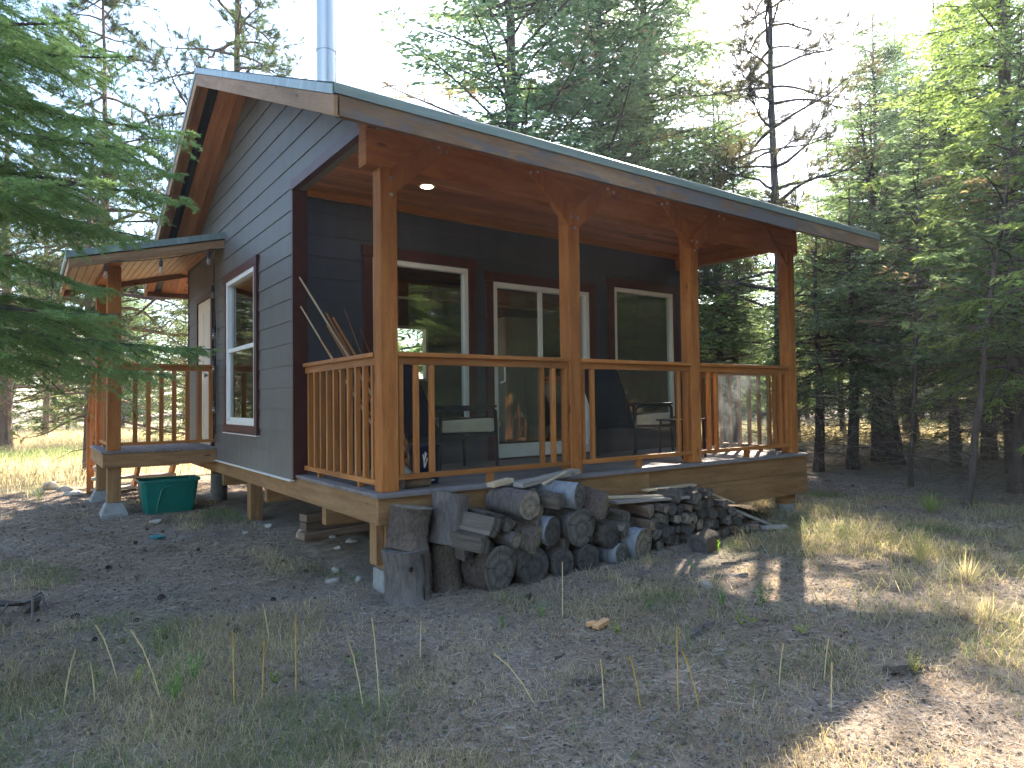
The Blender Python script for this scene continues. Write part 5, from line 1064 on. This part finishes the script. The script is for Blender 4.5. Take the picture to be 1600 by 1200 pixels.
# ---------------- foreground fir at the left edge (needle level) ----------------
def hd_fir(x, y):
    rr = np.random.RandomState(77); z0 = gzf(x, y); t = thing('fir_tree', 'nearest fir whose soft green boughs reach in front of the entry porch from the left', 'tree', (x, y, z0), 'fir trees of the surrounding forest')
    w = MB(); w.tube([(x, y, z0-.1), (x+.03, y, z0+2), (x, y+.04, z0+5), (x, y, z0+9)], [.13, .11, .08, .01], 14, 0, False); VV = []; CC = []; up = np.array([0, 0, 1.])
    def needles(B, D_, side, L, nn, cA, cB, tip):
        """needles along segments: B start, D_ dir, L length"""
        n = len(B); k = nn; s = (np.arange(k)+.5)/k; Q = B[:, None]+D_[:, None]*(L[:, None]*s[None])[..., None]
        keep = rr.uniform(0, 1, (n, k)) < np.clip(L[:, None]/(k*.0032), .05, 1)
        th = rr.normal(0, .55, (n, k))+np.where(rr.rand(n, k) < .5, 0, math.pi); nrm2 = nrm(np.cross(D_, side)); r = side[:, None]*np.cos(th)[..., None]+nrm2[:, None]*np.sin(th)[..., None]
        nd_ = nrm(r*.85+D_[:, None]*.55); Q, nd_ = Q[keep], nd_[keep]; sw = nrm(np.cross(nd_, rr.normal(0, 1, Q.shape))); Ln = rr.uniform(.017, .026, len(Q))[:, None]
        VV.append(np.stack([Q-sw*.0017, Q+sw*.0017, Q+nd_*Ln], 1).reshape(-1, 3)); m = rr.uniform(0, 1, (len(Q), 1))*.6+.4*np.repeat(tip[:, None], k, 1)[keep][:, None]; CC.append(np.array(cA)*(1-m)+np.array(cB)*m)
    br = []
    for zz, azd, ln in HDB: br.append((zz, math.radians(azd), ln))
    for zz, az, ln in br:
        t0 = np.linspace(0, 1, 10); out = np.array([math.cos(az), math.sin(az), 0]); perp = np.array([-out[1], out[0], 0]); C = np.array([x, y, z0+zz])+out*(t0*ln)[:, None]+perp*(rr.uniform(-.12, .12)*ln*t0**2)[:, None]+up*((.1*t0-.24*t0**1.7+.08*t0**4)*ln)[:, None]
        w.tube([tuple(p) for p in C], list(np.linspace(.02, .003, 10)), 6, 0, False); TG = nrm(np.gradient(C, axis=0))
        n = int(ln/.03); tt = np.sort(rr.uniform(.12, 1, n)); B = np.stack([np.interp(tt, t0, C[:, k]) for k in range(3)], 1); TT = nrm(np.stack([np.interp(tt, t0, TG[:, k]) for k in range(3)], 1)); sd = np.where(np.arange(n) % 2 == 0, 1., -1.)
        sv = nrm(np.cross(TT, up)); d = nrm(TT*.75+sv*sd[:, None]*.75+up*rr.uniform(-.45, .05, n)[:, None]); tl = np.clip(ln*.5*(1-tt)**.8+.08, .08, .55)*rr.uniform(.5, 1.1, n)
        # second order twigs in 3 bent pieces
        P0 = B; dd = d; S2 = []
        for s in range(3):
            L3 = tl/3; needles(P0, dd, nrm(np.cross(dd, up)), L3, 52, (.075, .15, .08), (.19, .28, .125), tt*.5+.15*s)
            for q in range(4):
                f = rr.uniform(0, 1, n); Bq = P0+dd*(L3*f)[:, None]; sg = rr.choice([-1, 1], n)[:, None]; d3 = nrm(dd*.75+nrm(np.cross(dd, up))*sg*.7+up*rr.uniform(-.4, .1, n)[:, None]); l3 = np.clip(tl*(.42-.1*s), .03, .16)*rr.uniform(.4, 1.1, n)
                needles(Bq, d3, nrm(np.cross(d3, up)), l3, 40, (.085, .16, .08), (.22, .31, .135), tt*.6+.3)
            P1 = P0+dd*L3[:, None]; S2.append((P0, P1)); P0 = P1; dd = nrm(dd+up*rr.uniform(-.22, .02, n)[:, None]+rr.normal(0, .07, (n, 3)))
        for a_, b_ in S2[:2]:
            for i in range(0, n): w.tube([tuple(a_[i]), tuple(b_[i])], [.003, .0018], 3, 0, False)
    w.build('trunk', bark_fir, t); V = np.concatenate(VV)-np.array([x, y, z0]); fastmesh('crown', V, 3, np.concatenate(CC), needle_m, t)
_r = random.Random(5); HDB = []; _z = 1.8
while _z < 5.4: HDB.append((_z, _r.uniform(-72, 38) if _r.random() < .82 else _r.uniform(60, 260), _r.uniform(1.25, 1.8)*min(1, (6.6-_z)/3.4))); _z += .052
hd_fir(-2.95, -.05)
T('b', -4.6, 2.2, 1.0, .9, 'bright yellow-green fir behind the near boughs at the left edge')
T('a', -6.2, 6.8, 2.0, 1.0, 'tall fir left of the near boughs, partly out of view')
# ---------------- ground cover (stuff) ----------------
def camdist(x, y): return np.hypot(x-CAM[0], y-CAM[1])
def scatter_view(n, rmin, rmax, rs, amin=-46, amax=46, pw=1.0):
    d = rmin+(rmax-rmin)*rs.rand(n)**pw; a = np.radians(rs.uniform(amin, amax, n)); c, s = np.cos(a), np.sin(a)
    return CAM[0]+d*(.587*c+.8097*s), CAM[1]+d*(.8097*c-.587*s), d
def house(x, y): return (x > .05) & (x < 5.7) & (y > .3) & (y < 6.9)
def pile(x, y): return (x > -.1) & (x < 4.4) & (y > -.5) & (y < .1)
def blades(x, y, h, wd, cols, lean, rs, name, segs=3):
    n = len(x); z = gz(x, y); az = rs.uniform(0, 6.283, n); l = np.stack([np.cos(az), np.sin(az), np.zeros(n)], 1); s = np.stack([-np.sin(az), np.cos(az), np.zeros(n)], 1)
    tw = rs.uniform(0, 6.28, n); s = np.stack([np.cos(tw), np.sin(tw), np.zeros(n)], 1)
    B = np.stack([x, y, z-.005], 1); h = h[:, None]; ln = lean[:, None]; up = np.array([0, 0, 1.]); M = B+up*h*.55+l*h*ln*.25; Tt = B+up*h*(1-.35*ln)+l*h*ln*.9; w_ = wd[:, None]
    q1 = np.stack([B-s*w_, B+s*w_, M+s*w_*.8, M-s*w_*.8], 1); q2 = np.stack([M-s*w_*.8, M+s*w_*.8, Tt+s*w_*.15, Tt-s*w_*.15], 1)
    V = np.stack([q1, q2], 1).reshape(-1, 3); C = np.repeat(cols, 2, axis=0); return fastmesh(name, V, 4, C, grass_m)
def lerpc(a, b, m): return np.array(a)*(1-m[:, None])+np.array(b)*m[:, None]
rs = np.random.RandomState(3)
# low dry grass near the camera
x, y, d = scatter_view(260000, .9, 11, rs, pw=.8); dens = hsh(x, y, .9, 7)*.55+hsh(x, y, 3.1, 8)*.45
fg = np.clip((-(x*.587+y*.809)+.6)/1.2, 0, 1)*.25+np.clip((x-2.2)/3, 0, 1)*.22
keep = (rs.rand(len(x)) < np.clip((dens-.50+fg)*2.6, .015, 1)) & ~house(x, y) & ~pile(x, y); x, y, d = x[keep], y[keep], d[keep]; n = len(x); g = hsh(x, y, 1.3, 12)
green = (g+rs.normal(0, .12, n)) > .6; m = rs.rand(n); cols = np.where(green[:, None], lerpc((.1, .13, .06), (.2, .25, .11), m), lerpc((.25, .2, .12), (.5, .42, .28), m))
o = blades(x, y, rs.uniform(.02, .075, n)*(1+.6*(dens[keep] > .6)), rs.uniform(.0006, .0014, n)*(1+d/7), cols, rs.uniform(.3, 1.6, n), rs, 'low_grass'); tag(o, 'short sparse dry and green grass covering the ground before the cabin', 'grass', kind='stuff')
# longer straw at the right, in the light
x, y, d = scatter_view(60000, 1.5, 10, rs, 12, 47); dens = hsh(x, y, 1.1, 17)*.6+hsh(x, y, 3.3, 18)*.4; keep = (rs.rand(len(x)) < np.clip((dens-.48)*3, 0, 1)*np.clip((x-1.2)/3, 0, 1)) & ~house(x, y) & ~pile(x, y); x, y, d = x[keep], y[keep], d[keep]; n = len(x); m = rs.rand(n)
cols = lerpc((.25, .215, .15), (.47, .41, .3), m); gsel = rs.rand(n) < .25; cols[gsel] = lerpc((.12, .17, .06), (.28, .34, .1), m[gsel])
o = blades(x, y, rs.uniform(.08, .24, n), rs.uniform(.0008, .0016, n)*(1+d/8), cols, rs.uniform(.6, 2.0, n), rs, 'straw_grass'); tag(o, 'longer pale straw grass in the sunlit right part of the clearing', 'grass', kind='stuff')
# flat litter: needles, twigs, bark crumbs
x, y, d = scatter_view(520000, .9, 13, rs, pw=.8); keep = ~house(x, y); x, y, d = x[keep], y[keep], d[keep]; n = len(x); z = gz(x, y)+(hsh(x, y, 2.2, 1)-.5)*.03+(hsh(x, y, 6, 2)-.5)*.022+(hsh(x, y, 15, 3)-.5)*.014+.006
az = rs.uniform(0, 6.283, n); D_ = nrm(np.stack([np.cos(az), np.sin(az), rs.normal(0, .18, n)], 1)); S_ = np.stack([-np.sin(az), np.cos(az), rs.normal(0, .4, n)], 1); chip = rs.rand(n) < .12
Ln = np.where(chip, rs.uniform(.008, .028, n), rs.uniform(.04, .13, n)); Wd = np.where(chip, Ln*.35, rs.uniform(.0004, .0009, n))*(1+d/9)
P = np.stack([x, y, z], 1); m = rs.rand(n); cols = np.where(chip[:, None], lerpc((.06, .045, .04), (.27, .24, .21), m**1.5), lerpc((.16, .105, .07), (.46, .38, .3), m))
o = fastmesh('needle_litter', leaves(P, D_, S_, Ln, Wd), 4, cols, litter_m); tag(o, 'fallen pine needles, twigs and bark crumbs over the forest floor', 'litter', kind='stuff')
# pebbles
x, y, d = scatter_view(4200, 1.2, 9, rs); keep = ((hsh(x, y, .8, 31) > .72) & (d > 3)) | (np.hypot(x-.1, y-1.8) < 1.6); x, y = x[keep], y[keep]; IV, IF = bmesh_ico(1); n = len(x); r = rs.uniform(.004, .012, n)*(1+1.5*(rs.rand(n) < .06)); VV = (IV[None]*(1+rs.normal(0, .12, (n, len(IV), 1))))*r[:, None, None]*np.array([1, .8, .55]); VV = VV+np.stack([x, y, gz(x, y)+.004], 1)[:, None]
tri = VV[:, np.array(IF)].reshape(-1, 3); cols = np.repeat(lerpc((.11, .095, .08), (.3, .265, .23), rs.rand(n)), len(IF), axis=0); o = fastmesh('pebbles', tri, 3, cols, litter_m); tag(o, 'small pebbles strewn over the bare dirt by the cabin', 'pebbles', kind='stuff')
# meadow grass behind
x, y, d = scatter_view(190000, 9.5, 42, rs, -52, 54, pw=.75); keep = (rs.rand(len(x)) < np.clip(hsh(x, y, .35, 40)*1.4, .25, 1)*mead(x, y)) & ~((x > -2) & (x < 6.3) & (y < 8.6)); x, y, d = x[keep], y[keep], d[keep]; n = len(x); m = rs.rand(n)
cols = lerpc((.28, .23, .15), (.5, .43, .31), m); gr = hsh(x, y, .12, 41) > .62; cols[gr] = lerpc((.14, .19, .08), (.26, .3, .14), m[gr])
o = blades(x, y, rs.uniform(.15, .5, n), rs.uniform(.002, .004, n)*(1+d/16), cols, rs.uniform(.2, 1.1, n), rs, 'meadow_grass'); tag(o, 'tall pale dry grass of the open meadow beyond the trees', 'grass', kind='stuff')
# undergrowth of dead twigs between the right trunks
x, y, d = scatter_view(9000, 11.5, 24, rs, 20, 50); keep = (x > 8.6); x, y, d = x[keep], y[keep], d[keep]; n = len(x); az = rs.uniform(0, 6.28, n); D_ = nrm(np.stack([np.cos(az), np.sin(az), rs.uniform(-.25, .7, n)], 1)); S_ = nrm(np.cross(D_, rs.normal(0, 1, (n, 3))))
P = np.stack([x, y, gz(x, y)+rs.uniform(0, 1.6, n)**1.0], 1); L_ = rs.uniform(.25, .9, n); cols = lerpc((.05, .04, .035), (.28, .24, .2), rs.rand(n)**1.6); V1 = leaves(P, D_, S_, L_, np.full(n, .004)*(1+d/40))
b = P+D_*(L_*rs.uniform(.3, .8, n))[:, None]; D2 = nrm(D_+rs.normal(0, .7, (n, 3))); V2 = leaves(b, D2, nrm(np.cross(D2, rs.normal(0, 1, (n, 3)))), L_*.5, np.full(n, .003)*(1+d/40))
o = fastmesh('dead_twig_undergrowth', np.concatenate([V1, V2]), 4, np.concatenate([cols, cols]), litter_m); tag(o, 'tangle of dead grey twigs between the trunks of the right woods', 'undergrowth', kind='stuff')
# ---------------- individual weeds and stalks ----------------
def weed(name, x, y, h, n, lab, cA, cB, spread=.5, wd=.003, cat='weed', leafy=True, group=None, seed=0):
    r2 = np.random.RandomState(seed+200); z = gzf(x, y); Q = []; Cl = []
    for s in range(n):
        az = r2.uniform(0, 6.28); tp = np.array([math.cos(az), math.sin(az), 0])*h*spread*r2.uniform(.1, .9)+[0, 0, h*r2.uniform(.6, 1.1)]; k = 14 if leafy else 3; f = np.linspace(.12, 1, k)
        P = tp*f[:, None]; a2 = np.arange(k)*2.4+r2.uniform(0, 6); D_ = nrm(np.stack([np.cos(a2), np.sin(a2), np.full(k, .55)], 1)+nrm(tp)*.5)
        if leafy: Q.append(leaves(P, D_, nrm(np.cross(D_, [0, 0, 1.])), h*.22*r2.uniform(.7, 1.2, k)*(1.15-f*.5), np.full(k, wd))); Cl.append(lerpc(cA, cB, r2.rand(k)))
        sd = nrm(np.cross(tp, r2.normal(0, 1, 3))); Q.append(np.array([-sd*.0012, sd*.0012, tp+sd*.0005, tp-sd*.0005])); Cl.append(np.array([cA]))
        if not leafy:
            for q in range(6): D2 = nrm(tp+r2.normal(0, h*.35, 3)); Q.append(leaves(np.array([tp*r2.uniform(0, .4)]), np.array([D2]), nrm(np.cross(D2, [0.1, 0, 1.]))[None], [h*r2.uniform(.5, 1)], [wd*.5])); Cl.append(lerpc(cA, cB, r2.rand(1)))
    o = fastmesh(name, np.concatenate(Q), 4, np.concatenate(Cl), grass_m); o.location = (x, y, z-.003); tag(o, lab, cat, group); return o
G1, G2 = (.07, .16, .04), (.22, .38, .1); Y1, Y2 = (.2, .24, .05), (.45, .48, .12)
for i, (x, y, h, n, lab, ca, cb, sp) in enumerate(((-1.5, -.9, .2, 8, 'lush green leafy weed at the bottom left corner of the grass', G1, G2, .5), (-1.38, -.7, .17, 6, 'feathery green weed just right of the lush bottom left weed', G1, G2, .6), (-1.62, -.55, .1, 5, 'small yellow-green weed above the bottom left weeds', Y1, Y2, .6), (-1.05, -1.0, .09, 6, 'low green tuft left of the centre stalks', G1, Y2, .9), (-.65, -1.05, .08, 5, 'low feathery green sprig in the central foreground', G1, G2, 1.0),
  (.66, -1.1, .1, 6, 'pale green weed left of the orange wood chunk', G1, G2, .8), (.85, -1.6, .08, 7, 'bright green weed beneath the orange wood chunk', G1, Y2, 1.1), (.35, -1.1, .1, 6, 'dull green weed in the middle of the lawn of litter', G1, (.2, .26, .12), .9), (1.35, -1.4, .09, 5, 'grey-green weed above the grey bark slab', G1, (.2, .26, .12), .9), (2.0, -1.85, .15, 9, 'broad green weed clump by the end of the sunlit strips', G1, G2, .9), (1.75, -1.7, .12, 7, 'green weed left of the broad green clump', G1, G2, .9),
  (1.72, -2.3, .07, 9, 'round bright yellow-green rosette below the broad green clump', Y1, Y2, 1.2), (1.66, -2.0, .06, 6, 'small light green rosette left of the round yellow-green rosette', Y1, Y2, 1.2), (1.55, -2.0, .07, 4, 'tiny yellow-green sprout beside the bark slab', Y1, Y2, 1), (2.1, -2.45, .25, 3, 'branching pale weed with small seed heads at lower right', (.2, .25, .12), (.45, .45, .28), .5), (1.7, -2.95, .13, 7, 'yellowish leafy weed low at the right', Y1, (.5, .42, .2), .6), (3.0, -.72, .12, 4, 'lime green leaves sprouting beside the lone log chunk', (.2, .4, .03), (.4, .6, .08), .6), (2.3, -1.0, .1, 5, 'grey green weed at the left rim of the sunlit patch', G1, G2, .7))):
    weed('weed', x, y, h, n, lab, ca, cb, sp, .0035, seed=i)
for i, (x, y, h, lab, ca, cb, nn) in enumerate(((6.7, -1.0, .3, 'large green grass tuft growing in the open duff on the right', (.12, .2, .05), (.4, .46, .14), 34), (5.0, .2, .2, 'small grey-green grass tuft near the porch end pier', (.12, .15, .07), (.3, .32, .18), 18), (4.0, -2.0, .28, 'tall yellow-lit grass tuft on the right before the sunlit strips', (.26, .26, .1), (.46, .43, .2), 22), (3.6, -2.5, .25, 'pale dry grass tuft at the right edge of the ground', (.28, .24, .16), (.5, .44, .32), 26), (2.8, -2.9, .2, 'bleached grass tuft at the lower right corner', (.28, .24, .16), (.5, .44, .32), 24), (5.2, -2.3, .22, 'dry tuft of straw near the right border', (.28, .24, .16), (.5, .44, .32), 22), (-1.95, 7.2, .3, 'green-grey grass tuft beside the boulders at the clearing edge', (.15, .18, .08), (.4, .4, .2), 20))):
    weed('grass_tuft', x, y, h, nn, lab, ca, cb, 1.1, .003, 'grass tuft', False, seed=50+i)
def stalk(x, y, h, lx, ly, lab, col, i, gp='dry grass stalks standing in the foreground'):
    h *= 1.2
    r2 = random.Random(i); z = gzf(x, y); w = MB(); p = [(x, y, z-.01), (x+lx*.3, y+ly*.3, z+h*.4), (x+lx*.62, y+ly*.62, z+h*.75), (x+lx, y+ly, z+h)]
    w.tube(p, [.0034, .003, .0026, .0012], 5); a_, b_ = Vector(p[2]), Vector(p[3])
    for k in range(26):
        c = a_.lerp(b_, k/26); th = k*2.4; d_ = Vector((math.cos(th)*.004, math.sin(th)*.005, .011)); w.tube([c, c+d_], [.0026, .0008], 3)
    o = w.build('grass_stalk', col, None, (x, y, z)); tag(o, lab, 'grass stalk', gp)
st_a = plain('straw_stalk', (.55, .42, .22), .8, .2, 30); st_b = plain('golden_stalk', (.5, .33, .08), .8, .25, 30)
SK = [(-1.0, -1.2, .34, .0, .0, 'tall golden stalk left of centre foreground'), (-.72, -1.58, .36, -.03, .02, 'tall stalk with a seed head, left of a shorter leaning one'), (-.78, -1.53, .27, -.06, .05, 'leaning stalk crossing beside the tall seed headed stalk'), (-1.27, -1.1, .3, -.01, .0, 'thin straight stalk between two golden ones on the left'), (-1.15, -1.15, .25, .01, .0, 'short golden stalk at left centre'), (-1.55, -.87, .3, -.13, .1, 'long pale stalk leaning left over the bottom left weeds'), (-1.82, -.68, .16, -.02, .02, 'thick pale broken stalk at the bottom left'), (-1.7, -.45, .25, -.1, .08, 'bent straw stalk arching left near the left edge'), (-1.95, -.6, .22, .05, 0, 'frayed straw stalk at the far bottom left'),
      (.42, -2.44, .32, .0, .0, 'tallest straight reddish stalk right of centre'), (.5, -2.5, .22, -.06, .05, 'pale stalk leaning onto the straight reddish stalk'), (.28, -2.33, .2, -.04, .03, 'curved pale stalk left of the straight reddish stalk'), (.12, -2.25, .2, -.02, 0, 'short pale stalk in the bottom centre'), (-.1, -2.0, .2, -.16, .12, 'arched pale stalk bowing left in the bottom centre'), (-.3, -1.2, .18, .01, .0, 'faint stalk in the middle of the grass'), (.95, -2.9, .18, .02, 0, 'stalk near the lower right bark slab'), (1.0, -2.6, .16, .05, .0, 'upright stalk in the blue shaded grass at right'), (1.25, -2.7, .17, .02, -.02, 'second upright stalk in the shaded grass at right'), (.75, -1.2, .3, .03, .03, 'slender stalk above the orange wood chunk'), (-.9, -.4, .2, -.04, 0, 'small stalk left of the front corner pier'),
      (3.0, -1.7, .3, -.15, .1, 'arched yellow stalk in the sunny grass at right'), (3.3, -2.1, .35, .12, .05, 'tall yellow stalk bending right in the sunny grass'), (6.0, -.6, .3, -.15, 0, 'thin pale stalk leaning in the duff past the porch end'), (4.6, -.8, .25, -.1, .0, 'pale straw leaning beside the foot of the woodpile')]
for i, (x, y, h, lx, ly, lab) in enumerate(SK): stalk(x, y, h, lx, ly, lab, st_b if 'golden' in lab or 'red' in lab or 'yellow' in lab else st_a, i)

# ---------------- air: thin volume added for veiling sun glare ----------------
hm = bpy.data.materials.new('glare_haze'); hm.use_nodes = True; hn = hm.node_tree; hn.nodes.clear()
pv = hn.nodes.new('ShaderNodeVolumePrincipled'); pv.inputs['Color'].default_value = (.95, .97, 1, 1); pv.inputs['Density'].default_value = .0008; pv.inputs['Anisotropy'].default_value = .45
ho = hn.nodes.new('ShaderNodeOutputMaterial'); hn.links.new(pv.outputs[0], ho.inputs['Volume'])
w = MB(); w.box(-265, 265, -265, 265, -8, 24); hz = w.build('haze', hm); tag(hz, 'thin haze added over the forest as a veil of sun glare', 'haze', kind='stuff')
S.cycles.volume_bounces = 0
